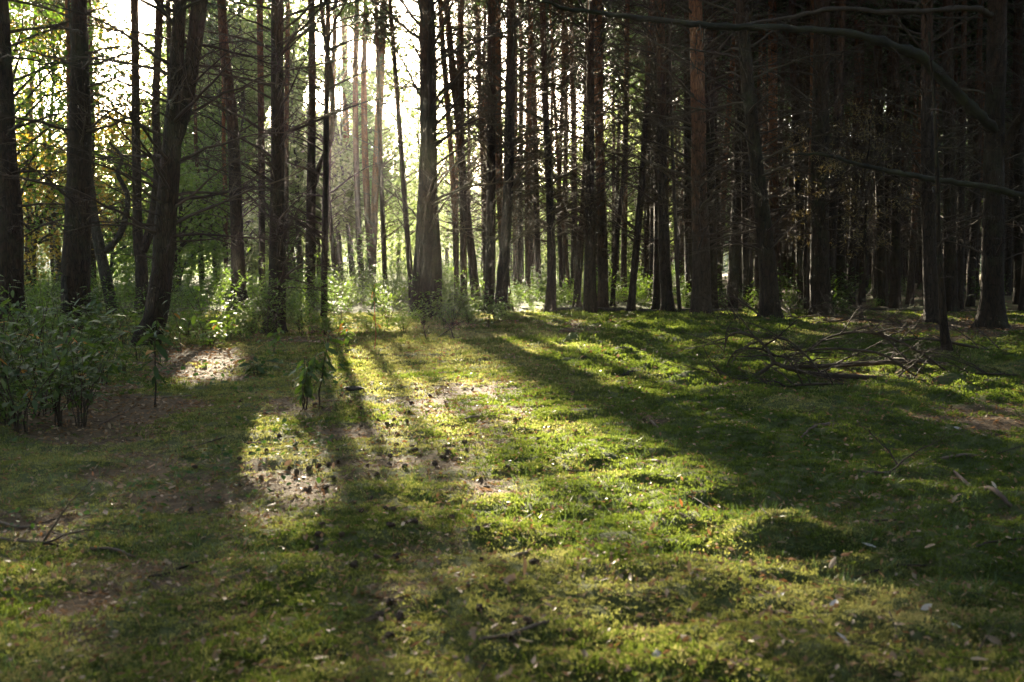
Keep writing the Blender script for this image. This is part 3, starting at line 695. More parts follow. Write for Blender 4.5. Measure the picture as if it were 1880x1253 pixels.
# ------------------------------------------------------------------ broadleaf trees behind
def leaves(c, rng, L, W, flat=.5):
    n = len(c); nrm = norm(rng.normal(0, 1, (n, 3)) * flat + np.array([0, 0, 1.0]) * rng.choice([-1, 1], n)[:, None] * .6)
    a = norm(np.cross(nrm, rng.normal(0, 1, (n, 3)))); b = np.cross(nrm, a)
    l = L * rng.uniform(.6, 1.25, (n, 1)); a = a * l * .5; b = b * l * W * .5
    V = np.stack([c - a, c + b - a * .1, c + a, c - b - a * .1], 1).reshape(-1, 3)
    return V, np.arange(len(V)).reshape(-1, 4)
def broadleaf(x, y, H, Rr, zc, n_cl, per, L, m, label, group, rng, low=1.0, trunk=True):
    z = gz(x, y); base = np.array([x, y, z]); ro = root('broadleaf_tree', base, label, 'tree', group)
    lean = rng.normal(0, .05, 2); zz = np.linspace(-.3, H * .85, 9); off = np.cumsum(rng.normal(0, .12, (9, 2)), 0) * np.linspace(0, 1, 9)[:, None] + lean * zz[:, None]
    path = np.column_stack([off, zz, np.linspace(.010 * H + .02, .02, 9)])
    mbt = MB(); S4 = smooth_path(path, 3); mbt.add(*tube(S4[:, :3], S4[:, 3], 7, .04, rng))
    d = norm(rng.normal(0, 1, (n_cl, 3))); rad = rng.uniform(.35, 1, (n_cl, 1)) ** .5
    c = d * rad * np.array([Rr, Rr, (H - low) / 2]) + np.array([off[6, 0], off[6, 1], (H + low) / 2])
    for q in c[::3]:
        z0 = np.clip(q[2] - rng.uniform(.6, 2.0), .5, H * .8); p0 = np.array([np.interp(z0, zz, off[:, 0]), np.interp(z0, zz, off[:, 1]), z0])
        mid = (p0 + q) / 2 + rng.normal(0, .15, 3) + [0, 0, .2]
        mbt.add(*tube(np.array([p0, mid, q]), [.05, .03, .01], 3, cap=False))
    link('trunk', mbt.mesh('trunk', M_BARKD), ro)
    cl = np.repeat(c, per, 0) + rng.normal(0, 1, (n_cl * per, 3)) * np.array([.62, .62, .34]) * (Rr / 3.2) ** .5
    keep = thin(cl + base, rng, .6)
    cl = cl[keep & (cl[:, 2] > .3)]
    V, Q = leaves(cl, rng, L, .62); mb = MB(); mb.add(V, Q); link('crown', mb.mesh('crown', m, False), ro)
    return ro
BR = np.random.default_rng(99)
for (u, Y, H, Rr, low, ncl, m, lab) in [
    (30, 27, 11, 2.6, 2.0, 100, M_LEAF, 'leafy green tree with soft foliage behind the leftmost pine'),
    (-90, 31, 12, 3.2, 1.5, 110, M_LEAF, 'broad green tree at the left edge of the wood'),
    (60, 33, 6.0, 2.2, .6, 80, M_LEAFY, 'small tree with yellow autumn leaves between the two left pines'),
    (110, 40, 13, 3.4, 2.0, 120, M_LEAFY, 'tall yellow-green tree behind the stout left pine'),
    (200, 44, 7.5, 2.6, .5, 90, M_LEAF, 'low bright green tree in the gap left of the forked pine'),
    (330, 44, 5.5, 2.4, .4, 60, M_LEAF, 'bushy green tree behind the double-stemmed pine'),
    (395, 50, 9, 2.6, 2.0, 50, M_LEAF, 'slim leafy tree behind the warm-barked pine'),
    (440, 50, 8, 3.0, .5, 95, M_LEAFF, 'rounded pale green tree far behind the straight dark pine')]:
    p = P(u, 500, Y); broadleaf(p[0], Y, H, Rr, 0, ncl, 60, .15 if Y < 35 else .2, m, lab, None, BR, low)
for i in range(30):   # the hazy belt of broadleaf trees beyond the pines
    Y = BR.uniform(58, 98); u = -150 + (i + BR.uniform(0, 1)) / 30 * 1500; p = P(u, 500, Y)
    H = BR.uniform(9, 15) if 80 < u < 560 else BR.uniform(13, 21)
    if 560 <= u < 760: H = BR.uniform(12, 19)
    if 940 <= u < 1150: H = BR.uniform(7, 10)
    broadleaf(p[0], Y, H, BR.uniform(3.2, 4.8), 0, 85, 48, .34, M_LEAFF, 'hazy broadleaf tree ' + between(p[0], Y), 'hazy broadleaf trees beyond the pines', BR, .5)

for i in range(18):   # taller trees added at the edge of the wood to shade the near ground
    Y = BR.uniform(54, 76); u = 400 + (i % 10 + BR.uniform(0, 1)) / 10 * 300 if i < 10 else (BR.uniform(560, 680) if i < 14 else BR.uniform(440, 570)); p = P(u, 500, Y)
    for _ in range(40):
        if not trunk_lit(p[0], Y, 9): break
        p = P(BR.uniform(400, 700), 500, Y)
    broadleaf(p[0], Y, BR.uniform(15, 19) if i < 14 else BR.uniform(18, 22), BR.uniform(3.0, 4.2), 0, 110, 55, .30, M_LEAFF, 'tall backlit tree added for shade ' + between(p[0], Y), 'broadleaf trees added under the sun for shade', BR, 3)

# ------------------------------------------------------------------ leaf shapes, shrubs, saplings
def leaf_mesh(name, m, L=1.0, W=.3, droop=.25, fold=.18, curl=0.0):
    t = np.array([0, .25, .55, .82, 1.0]); wv = np.array([.05, .8, 1.0, .6, .02]) * W * .5
    V = []; 
    for i, x in enumerate(t):
        z = -droop * x * x; cu = curl * math.sin(x * 3.1)
        V += [(x * L, -wv[i] * L, (z + fold * wv[i] + cu) * L), (x * L, 0, z * L), (x * L, wv[i] * L, (z + fold * wv[i] - cu * .6) * L)]
    Q = []
    for i in range(4):
        a = i * 3; Q += [(a, a + 1, a + 4, a + 3), (a + 1, a + 2, a + 5, a + 4)]
    mb = MB(); mb.add(V, Q); return mb.mesh(name, m)
LEAVES = [leaf_mesh('leaf', M_SHRUB, 1, w_, d_) for w_, d_ in ((.30, .15), (.34, .3), (.28, .45), (.36, .22))]
LEAF_SAP = [leaf_mesh('leaf', M_SAP, 1, w_, d_) for w_, d_ in ((.34, .1), (.40, .18), (.34, .28))]
LEAF_BR = [leaf_mesh('leaf', M_SHRUB2, 1, w_, d_) for w_, d_ in ((.4, .2), (.44, .35))]
LEAF_AUT = leaf_mesh('leaf', M_AUT, 1, .32, .35)
def shrub_plan(rng, h, n_st, n_lf, spread, L, f0=.3):
    st = []; lf = []
    for i in range(n_st):
        a = rng.uniform(0, 6.28); s = rng.uniform(.1, 1) * spread; hh = h * rng.uniform(.4 if n_st > 2 else .92, 1.05)
        q = np.linspace(0, 1, 6)[:, None]
        p = np.array([[math.cos(a), math.sin(a), 0]]) * s * q ** 1.3 + np.array([[0, 0, hh]]) * q + np.cumsum(rng.normal(0, .012, (6, 3)), 0)
        p[0] = [math.cos(a) * .04, math.sin(a) * .04, -.06]; st.append((p, np.linspace(.007, .002, 6) * (h / 1.0) ** .5))
        for k in range(n_lf):
            f = f0 + (1 - f0) * (k / max(n_lf - 1, 1)) ** .8; pos = np.array([np.interp(f, q[:, 0], p[:, d]) for d in range(3)])
            az = k * 2.4 + rng.normal(0, .4); pit = rng.normal(.05, .22); l = L * rng.uniform(.6, 1.15)
            lf.append((pos, (rng.normal(0, .25), pit, az), l))
    return st, lf
def shrub(u, v, h, n_st, n_lf, spread, L, meshes, label, group, single=True, rng=None, name='shrub', stem_m=M_TWIG, mix=.04, pitch=None):
    p = on(u, v); ro = root(name, p, label, 'sapling' if name == 'sapling' else 'shrub', group, rng.uniform(0, 6.28))
    st, lf = shrub_plan(rng, h, n_st, n_lf, spread, L)
    mb = MB()
    for q, r in st:
        if single: m2 = MB(); m2.add(*tube(q, r * (1.5 if name == 'sapling' else 1), 5)); link('stem', m2.mesh('stem', stem_m), ro)
    for pos, rot, l in lf:
        if pitch is not None: rot = (rot[0] * 1.6, rng.normal(pitch, .42), rot[2]); l *= rng.uniform(.7, 1.1)
        me = LEAF_AUT if rng.random() < mix else meshes[int(rng.integers(len(meshes)))]
        link('leaf', me, ro, pos, rot, l)
    return ro
SR = np.random.default_rng(5)
LB = 'dark green broad-leaved shrub of the bank at the left edge'
for (u, v, h, ns, nl, sp, L) in [
    (40, 800, .95, 6, 9, .45, .15), (105, 785, .9, 6, 9, .4, .15), (-30, 770, 1.1, 6, 8, .5, .15), (160, 760, .7, 5, 8, .4, .13), (60, 740, 1.05, 6, 9, .5, .15), (0, 715, 1.15, 6, 8, .5, .15),
    (120, 715, 1.0, 6, 9, .5, .15), (190, 705, .6, 5, 8, .45, .13), (30, 690, 1.15, 6, 8, .55, .14), (85, 680, 1.05, 6, 8, .5, .14), (150, 680, .85, 6, 8, .5, .13), (230, 690, .4, 5, 6, .4, .12),
    (-20, 665, 1.2, 6, 7, .55, .14), (60, 655, 1.15, 6, 7, .55, .14), (200, 655, .8, 6, 7, .5, .13), (10, 770, .9, 6, 8, .45, .15), (130, 745, .85, 6, 8, .45, .14), (75, 765, 1.0, 6, 8, .45, .15), (110, 650, 1.0, 6, 7, .5, .14), (255, 668, .55, 5, 7, .4, .12)]:
    shrub(u, v, h, ns, nl, sp, L, LEAVES, ('tall ' if h >= 1.1 else 'middling ' if h > .8 else 'small ') + 'dark broad-leaved shrub in the ' + ('front' if v >= 740 else 'middle' if v > 682 else 'back') + ' row of the left bank, ' + ('at its outer end' if u < 20 else 'at its core' if u < 115 else 'towards the clearing'), 'broad-leaved shrubs of the left bank', rng=SR)
for (u, v, lab, h, ns, nl) in [(335, 650, 'shrub with flat sprays of leaves at the foot of the leaning double pine', .85, 4, 10),
                               (390, 640, 'low shrub with pale upturned leaves right of the leaning double pine', .65, 4, 9),
                               (420, 628, 'bright leafy shrub at the edge of the sunlit litter patch', .8, 4, 9), (280, 655, 'small shrub just before the splayed pine foot', .55, 3, 9)]:
    shrub(u, v, h, ns, nl, .5, .16, LEAVES if 'sprays' in lab or 'small' in lab else LEAF_BR, lab, None, rng=SR)
# single saplings standing on the moss
shrub(287, 748, .80, 1, 22, .05, .2, LEAF_SAP, 'tall single-stemmed sapling with big drooping leaves before the shrub bank', None, rng=SR, name='sapling', pitch=.45, mix=.03)
shrub(556, 757, .60, 3, 16, .10, .15, LEAF_SAP, 'sapling with wilted dark leaves hanging down, on the moss', None, rng=SR, name='sapling', pitch=.65, mix=0)
shrub(582, 752, .72, 1, 20, .14, .16, LEAF_SAP, 'slender sapling leaning right behind the wilted one', None, rng=SR, name='sapling', pitch=.45, mix=0)
shrub(691, 648, .95, 1, 22, .03, .17, LEAF_SAP, 'upright lone sapling with a red lit stem on the sunny moss', None, rng=SR, name='sapling', pitch=.4, mix=.1, stem_m=simple('red_stem', [(.22, .07, .04), (.3, .1, .05)], 8))
shrub(470, 690, .26, 6, 7, .22, .15, LEAF_SAP, 'low clump of broad leaves on the litter, left of the saplings', None, rng=SR, mix=0)
shrub(500, 655, .42, 4, 8, .3, .15, LEAF_BR, 'small bright seedling clump behind the broad-leaved clump', None, rng=SR)
shrub(640, 640, .5, 4, 8, .35, .15, LEAF_BR, 'yellowing seedling clump left of the lone sapling', None, rng=SR, mix=.2)
shrub(1555, 588, .75, 4, 9, .5, .22, LEAVES, 'dark fern-like shrub in the deep shade behind the brush', None, rng=SR, mix=0)
# joined foliage for the undergrowth farther off
def bush_mesh(rng, m, h, spread, n, L):
    st, lf = shrub_plan(rng, h, 9, n, spread, L); mb = MB(); sb = MB()
    base = np.array([(x, y, 0) for x, y in ((0, 0),)])
    for q, r in st: sb.add(*tube(q, r, 3, cap=False))
    t = np.array([(0, 0, 0), (.5, .2, -.03), (1, 0, -.15), (.5, -.2, -.03), (.5, 0, -.07)]); 
    for pos, rot, l in lf:
        for _ in range(2):
            rm = rotm(rot[0], rot[1] + rng.normal(0, .3), rot[2] + rng.normal(0, 1)); mb.add(t @ rm.T * l + pos + rng.normal(0, .07, 3), None, [(0, 4, 1), (1, 4, 2), (2, 4, 3), (3, 4, 0)])
    return mb.mesh('foliage', m, False), sb.mesh('stems', M_TWIG)
BUSH = [bush_mesh(SR, m, h, sp, n, L) for m, h, sp, n, L in [(M_SHRUB2, 1.0, .7, 13, .14), (M_SHRUB2, .7, .7, 12, .12), (M_SHRUB, 1.1, .75, 13, .15), (M_LEAF, 1.4, .8, 15, .13), (M_SHRUB2, .5, .55, 11, .11)]]
def bushes(n, fu, fv, sc, pool, label, group):
    for i in range(n):
        p = on(fu(), fv()); s = float(SR.uniform(*sc)); k = pool[int(SR.integers(len(pool)))]
        ro = root('bush', p, (label + ' ' + between(p[0], p[1])) if between else label, 'bush', group, SR.uniform(0, 6.28)); ro.scale = (s, s, s)
        link('foliage', BUSH[k][0], ro); link('stems', BUSH[k][1], ro)
U = SR.uniform
bushes(16, lambda: U(-40, 170), lambda: U(660, 800), (.5, .8), (2, 4, 2), 'low dark bush', 'low bushes at the foot of the left bank')
bushes(50, lambda: U(-60, 480), lambda: U(575, 640), (.45, .9), (0, 1, 2, 3), 'bushy green undergrowth plant', 'undergrowth bushes behind the left bank')
bushes(26, lambda: U(-60, 560), lambda: U(535, 566), (.7, 1.4), (0, 3), 'far sunlit bush', 'far sunlit undergrowth bushes')
bushes(44, lambda: U(430, 780), lambda: U(558, 618), (.45, .95), (0, 1, 0, 3), 'sunlit leafy bush', 'bushes of the sunlit thicket')
bushes(34, lambda: U(790, 1010), lambda: U(556, 604), (.5, .95), (1, 2, 4, 0), 'low leafy bush', 'bushes at the feet of the central pines')
bushes(26, lambda: U(1000, 1330), lambda: U(545, 572), (.7, 1.3), (1, 4, 0), 'green bush behind the log', 'bushes behind the fallen log')
bushes(7, lambda: U(1330, 1480), lambda: U(550, 580), (.4, .7), (4, 1), 'low shaded bush', 'low bushes beside the bowed pine')
bushes(16, lambda: U(600, 1300), lambda: U(524, 540), (1.0, 2.0), (3, 0), 'pale far bush', 'pale far bushes between the trunks')

# ------------------------------------------------------------------ logs, brush pile, sticks
def stick(pts, label, group=None, name='fallen_stick', m=None, lift=.01, twigs=0, rng=None, cat='stick', n=6, arch=None, tw=1.0):
    """pts: (u, v, width px) lying on the ground; arch lifts points above the ground (metres)."""
    rng = rng or SR; W = []
    for i, (u, v, w_) in enumerate(pts):
        p = on(u, v); rr = w_ * .75 * p[1] / F / 2; z = p[2] + rr * .6 + lift + (arch[i] if arch else 0)
        if arch:   # arch = depth (m) of this point: the limb hangs in the air there
            p = P(u, v, arch[i]); rr = w_ * p[1] / F / 2; z = max(p[2], gz(p[0], p[1]) + rr)
        W.append([p[0], p[1], z, rr])
    S4 = smooth_path(np.array(W), 5); base = np.array([W[0][0], W[0][1], gz(W[0][0], W[0][1])])
    S4[:, :2] += np.cumsum(rng.normal(0, .004, (len(S4), 2)), 0)
    ro = root(name, base, label, cat, group)
    V, Q, T = tube(S4[:, :3] - base, np.maximum(S4[:, 3], .002), n, .06, rng); mb = MB(); mb.add(V, Q, T)
    mb.add(*tube(S4[:2, :3][::-1] - base, S4[:2, 3][::-1] * .96, n)); link('shaft', mb.mesh('shaft', m or M_STICK), ro)
    for i in range(twigs):
        j = int(rng.integers(2, len(S4) - 1)); l = rng.uniform(.25, .8) * (1.2 if S4[j, 3] > .012 else .8)
        d = S4[min(j + 1, len(S4) - 1), :2] - S4[j - 1, :2]; az = math.atan2(d[1], d[0]) + rng.choice([-1, 1]) * rng.uniform(.3, 1.1)
        link('branch', BMESH[int(rng.integers(len(BMESH)))], ro, S4[j, :3] - base, (rng.normal(0, .6), rng.uniform(-.75, .15), az), l)
    return ro
stick([(995, 576, 10), (1080, 576, 11), (1180, 575, 10), (1300, 577, 9), (1395, 572, 8)], 'long fallen log lying across the end of the clearing', name='fallen_log', m=M_LOG, cat='log', n=12)
stick([(1560, 566, 6), (1680, 572, 6), (1800, 570, 5)], 'fallen log in the shade at the right rear', name='fallen_log', m=M_LOG, cat='log', n=10)
PB = M_TWIG
GP = 'dead limbs of the brush pile'
def limbs(pts, lab, Y0, Y1, tw, grp=GP):
    k = len(pts); stick([(a, b, c * .8) for a, b, c in pts], lab, grp, 'fallen_limb', M_TWIG, twigs=tw, cat='fallen branch', n=7, arch=[Y0 + (Y1 - Y0) * i / (k - 1) for i in range(k)])
limbs([(1420, 666, 9), (1470, 683, 11), (1530, 690, 11), (1600, 694, 11), (1650, 708, 8), (1700, 715, 5)], 'thick dark limb lying lowest across the brush pile', 11.2, 11.0, 15)
limbs([(1420, 668, 9), (1380, 692, 8), (1340, 710, 6), (1300, 722, 3)], 'forked end of the dark limb reaching left onto the moss', 11.2, 11.0, 10)
limbs([(1420, 664, 9), (1408, 640, 7), (1385, 618, 6), (1355, 611, 5), (1337, 622, 4), (1328, 650, 2)], 'bough curling up and over at the left end of the brush pile', 11.2, 11.6, 12)
limbs([(1300, 708, 4), (1380, 690, 8), (1440, 676, 10), (1520, 672, 11), (1600, 668, 11), (1690, 664, 9), (1740, 668, 6)], 'straight grey limb lying along the back of the brush pile', 11.9, 12.0, 16)
limbs([(1480, 645, 3), (1520, 620, 5), (1570, 610, 6), (1620, 618, 6), (1680, 645, 6), (1730, 680, 5)], 'long limb arching high over the brush pile', 12.2, 11.4, 15)
limbs([(1400, 650, 2), (1440, 655, 4), (1500, 642, 5), (1560, 642, 6), (1620, 652, 6), (1680, 690, 5)], 'middle limb bowed along the brush pile', 11.6, 11.2, 15)
limbs([(1510, 690, 5), (1480, 655, 5), (1450, 628, 4), (1420, 616, 2)], 'twiggy bough slanting up left in the brush pile', 11.0, 11.4, 12)
limbs([(1560, 710, 5), (1490, 706, 6), (1420, 712, 5), (1340, 724, 3)], 'low limb along the front of the brush pile', 10.6, 10.4, 12)
limbs([(1330, 690, 2), (1350, 645, 4), (1390, 640, 5), (1430, 655, 6)], 'thin hooked bough at the far left of the brush pile', 11.5, 11.3, 9)
limbs([(1700, 700, 5), (1660, 655, 5), (1640, 630, 4), (1610, 600, 2)], 'twiggy bough rising at the right of the brush pile', 11.4, 11.8, 12)
limbs([(1900, 655, 6), (1800, 640, 6), (1700, 622, 6), (1620, 632, 3)], 'long limb lying from the right edge past the thin dead stem', 14.0, 14.6, 10, None)
limbs([(1880, 690, 5), (1790, 686, 5), (1720, 690, 4)], 'thin limb on the moss right of the brush pile', 11.4, 11.5, 8, None)
limbs([(1400, 592, 5), (1370, 560, 5), (1340, 545, 4), (1310, 555, 2)], 'twiggy bough leaning at the foot of the bowed pine', 20.0, 20.4, 12, None)
limbs([(1370, 598, 4), (1340, 585, 4), (1310, 592, 2)], 'low tangle of twigs at the left foot of the bowed pine', 19.6, 19.9, 14, None)
limbs([(1680, 604, 5), (1600, 588, 5), (1500, 580, 4), (1430, 592, 2)], 'tangled bough in the litter behind the brush pile', 19.5, 20.5, 14, None)
limbs([(1600, 560, 2), (1560, 585, 5), (1500, 598, 4)], 'bent bough propped in the litter below the dark shrub', 19, 19.5, 10, None)
for pts, lab in [
    ([(1192, 774, 5), (1212, 786, 6), (1226, 797, 6), (1242, 803, 5)], 'short pale stick lying on the moss right of the sunny strip'),
    ([(1470, 818, 6), (1490, 802, 8), (1520, 788, 8), (1545, 766, 9)], 'forked pale stick in the shaded moss before the brush pile'),
    ([(1585, 838, 4), (1680, 848, 8), (1770, 850, 9), (1830, 832, 8), (1900, 824, 6)], 'long brown branch lying in from the right edge'),
    ([(1750, 868, 8), (1780, 900, 10), (1810, 930, 12), (1845, 940, 10)], 'dark thick stick with a pale broken end near the right edge'),
    ([(1572, 885, 5), (1620, 878, 6), (1665, 868, 5)], 'thin dark twig propped in the moss near the long brown branch'),
    ([(1548, 946, 4), (1600, 962, 6), (1650, 970, 6)], 'dark twig across the moss right of the lower sunny patch'),
    ([(1295, 975, 5), (1308, 960, 6), (1318, 946, 6)], 'small stub of wood in the lower sunny patch'),
    ([(1412, 976, 7), (1424, 966, 9), (1430, 953, 9)], 'curled pale bark piece in the lower sunny patch'),
    ([(1225, 902, 2), (1270, 916, 3), (1316, 943, 3)], 'hair-thin twig arching over the lower sunny patch'),
    ([(1372, 1092, 6), (1410, 1110, 8), (1450, 1135, 5)], 'thin stick in the foreground moss, lower right'),
    ([(1400, 1136, 9), (1430, 1142, 11), (1455, 1148, 9)], 'chunk of brown bark in the foreground moss, lower right'),
    ([(1570, 1046, 5), (1640, 1036, 7), (1705, 1026, 5)], 'dark thin stick on the right foreground moss'),
    ([(880, 1194, 9), (930, 1184, 11), (985, 1170, 10), (1026, 1150, 8)], 'brown stick in the centre foreground, slightly bent'),
    ([(940, 1030, 9), (955, 1028, 11), (968, 1024, 9)], 'short pale chip of wood in the centre foreground'),
    ([(1040, 864, 4), (1070, 865, 6), (1100, 865, 4)], 'short dark stick at the lower edge of the sunny middle'),
    ([(1182, 848, 5), (1200, 855, 7), (1212, 860, 6)], 'stubby brown stick at the lower right of the sunny middle'),
    ([(450, 822, 7), (480, 826, 9), (520, 828, 5)], 'dark stick beside the small sunny spot on the left'),
    ([(-10, 952, 8), (30, 958, 9), (62, 958, 7), (85, 964, 4)], 'grey branch entering at the left edge'),
    ([(165, 1000, 7), (200, 1000, 8), (238, 1008, 6)], 'small brown twig by the bright moss at the left'),
    ([(275, 1058, 7), (310, 1054, 9), (345, 1036, 8), (385, 1020, 4)], 'bent dark stick in the left foreground'),
    ([(-10, 992, 7), (40, 990, 8), (90, 986, 5)], 'brown twig under the grey branch at the left edge'),
    ([(180, 782, 3), (215, 768, 4), (250, 745, 3)], 'thin pale twig before the shrub bank'),
    ([(320, 835, 3), (400, 815, 4), (470, 790, 3)], 'long thin twig on the left litter'),
    ([(250, 730, 3), (330, 728, 4), (410, 718, 3)], 'pale twig lying on the litter by the tall sapling'),
    ([(845, 781, 4), (862, 776, 6), (880, 774, 4)], 'small grey stick among the cones'),
    ([(1010, 610, 3), (1040, 612, 4), (1070, 606, 3)], 'short dark stick on the brown patch before the log'),
    ([(770, 627, 3), (800, 628, 5), (840, 624, 3)], 'thin grey branch on the moss right of the lone sapling'),
    ([(1790, 1020, 5), (1840, 1005, 6), (1900, 998, 5)], 'dark twig by the right edge in the lower shade')]:
    stick(pts, lab, None, 'fallen_stick', M_STICK if any(k in lab for k in ('pale', 'brown', 'chip', 'grey')) else M_TWIG, twigs=3 if 'branch' in lab else (1 if 'forked' in lab else 0), lift=.004)

# clods of dark humus and moss on the clearing
def clod(u, v, wpx, hpx, label, m):
    p = on(u, v); k = p[1] / F; a, h = wpx * k / 2, hpx * k
    n = 14; r = 7; V = []; rng = SR
    for i in range(r):
        ph = i / (r - 1) * np.pi / 2
        for j in range(n):
            t = j * 2 * np.pi / n; f = 1 + rng.normal(0, .14)
            V.append((math.cos(t) * math.cos(ph) * a * f, math.sin(t) * math.cos(ph) * a * .7 * f, math.sin(ph) * h * (1 + rng.normal(0, .12)) - .015))
    Q = [(i * n + j, i * n + (j + 1) % n, (i + 1) * n + (j + 1) % n, (i + 1) * n + j) for i in range(r - 1) for j in range(n)]
    mb = MB(); mb.add(V, Q); o = link('clod', mb.mesh('clod', m), None, p); tag(o, label, 'clod')
M_MCLOD = simple('moss_clod', [(.05, .065, .016), (.09, .1, .025), (.12, .12, .03)], 40, bumpd=.02)
clod(1052, 632, 26, 13, 'mossy clod, topmost of those on the bright strip', M_MCLOD)
clod(1032, 637, 28, 8, 'small dark clod left of the mossy clod on the bright strip', M_SOIL)
clod(985, 640, 50, 9, 'broken moss clod at the far left of the bright strip', M_MCLOD)
clod(1143, 655, 44, 6, 'flat brown clod in the middle of the bright strip', M_SOIL)
clod(1228, 683, 26, 8, 'dark clod at the lower right end of the bright strip', M_SOIL)
clod(1212, 637, 22, 8, 'round moss hump in the shade above the bright strip', M_MCLOD)
clod(648, 728, 44, 7, 'long dark clod of humus beside the saplings', M_SOIL)
clod(680, 662, 20, 6, 'small dark clod under the lone sapling', M_SOIL)
clod(1160, 690, 36, 8, 'dark twiggy clod at the lower edge of the bright strip', M_SOIL)

# ------------------------------------------------------------------ cones
def cone_mesh(rng):
    n, r = 10, 10; V = []
    for i in range(r):
        f = i / (r - 1); rad = math.sin(math.pi * min(1, .12 + f * .84)) ** .7 * (1 - .35 * f)
        for j in range(n):
            t = (j + (i % 2) * .5) * 2 * np.pi / n; k = 1 + (.22 if (i + j) % 2 else -.12) + rng.normal(0, .05)
            V.append((f * 1.9 - .95, math.cos(t) * rad * k * .62, math.sin(t) * rad * k * .62))
    Q = [(i * n + j, i * n + (j + 1) % n, (i + 1) * n + (j + 1) % n, (i + 1) * n + j) for i in range(r - 1) for j in range(n)]
    mb = MB(); mb.add(V, Q); return mb.mesh('pine_cone', M_CONE, False)
CONES = [cone_mesh(SR) for _ in range(3)]
def cones(n, fu, fv, label, group):
    for i in range(n):
        p = on(fu(), fv()); s = float(SR.uniform(.016, .027))
        o = link('pine_cone', CONES[i % 3], None, p + [0, 0, s * .55], (SR.uniform(0, 6), SR.normal(0, .35), SR.uniform(0, 6)), s); tag(o, label, 'pine cone', group)
Nn = SR.normal
cones(58, lambda: Nn(700, 120), lambda: U(715, 870), 'dark pine cone on the brown strip left of the sunny middle', 'pine cones on the brown strip')
cones(16, lambda: Nn(920, 90), lambda: U(720, 850), 'dark pine cone in the sunny middle of the clearing', 'pine cones in the sunny middle')
cones(26, lambda: U(560, 960), lambda: U(860, 1010), 'dark pine cone on the moss below the sunny middle', 'pine cones below the sunny middle')
cones(16, lambda: U(600, 1000), lambda: U(1020, 1200), 'dark pine cone in the near foreground moss', 'pine cones in the near foreground')
cones(12, lambda: U(330, 560), lambda: U(830, 960), 'dark pine cone on the left litter', 'pine cones on the left litter')
cones(10, lambda: U(1000, 1250), lambda: U(640, 790), 'small pine cone on or beside the bright strip', 'pine cones by the bright strip')

# ------------------------------------------------------------------ fallen leaves
FL = {k: [leaf_mesh('fallen_leaf', m, 1, w_, d_, f_, c_) for w_, d_, f_, c_ in ((.42, -.12, .3, .06), (.5, .1, -.2, -.08), (.36, -.3, .5, .1))] for k, m in (('tan', M_TAN), ('orange', M_ORA), ('pale', M_PALE))}
def fleaf(u, v, l, kind, label, group, tilt=.45):
    p = on(u, v); o = link('fallen_leaf', FL[kind][int(SR.integers(3))], None, p + [0, 0, .022], (SR.normal(0, tilt), SR.normal(0, tilt), SR.uniform(0, 6.28)), l); tag(o, label, 'leaf', group)
for i in range(46): fleaf(U(0, 1880), U(860, 1245), U(.03, .07), 'tan', 'dry tan leaf lying on the foreground moss', 'dry tan leaves in the foreground')
for i in range(30): fleaf(U(1150, 1880), U(760, 1100), U(.03, .06), 'tan', 'dry tan leaf on the shaded moss at the right', 'dry tan leaves at the right')
for i in range(24): fleaf(U(0, 1880), U(850, 1240), U(.025, .05), 'orange', 'small orange leaf lying on the moss', 'small orange leaves')
for (u, v) in [(1535, 1117), (1690, 1140), (1765, 1153), (1555, 1205), (1780, 1238), (1610, 1010), (1205, 1222), (1440, 1108), (1830, 905), (1765, 800)]:
    fleaf(u, v, U(.045, .075), 'pale', 'pale bleached leaf on the dark moss at the lower right', 'pale bleached leaves lower right')
fleaf(945, 1085, .10, 'tan', 'upright curled tan leaf in the centre foreground, left of a pair', None, .9)
fleaf(962, 1088, .09, 'tan', 'upright curled tan leaf in the centre foreground, right of a pair', None, .9)
fleaf(268, 868, .07, 'orange', 'single vivid orange leaf on the left litter', None)
fleaf(1560, 1024, .06, 'orange', 'single vivid orange leaf below the lower sunny patch', None)
for i in range(40): fleaf(U(60, 620), U(780, 930), U(.04, .07), 'tan', 'dry leaf on the litter at the left', 'dry leaves on the left litter')

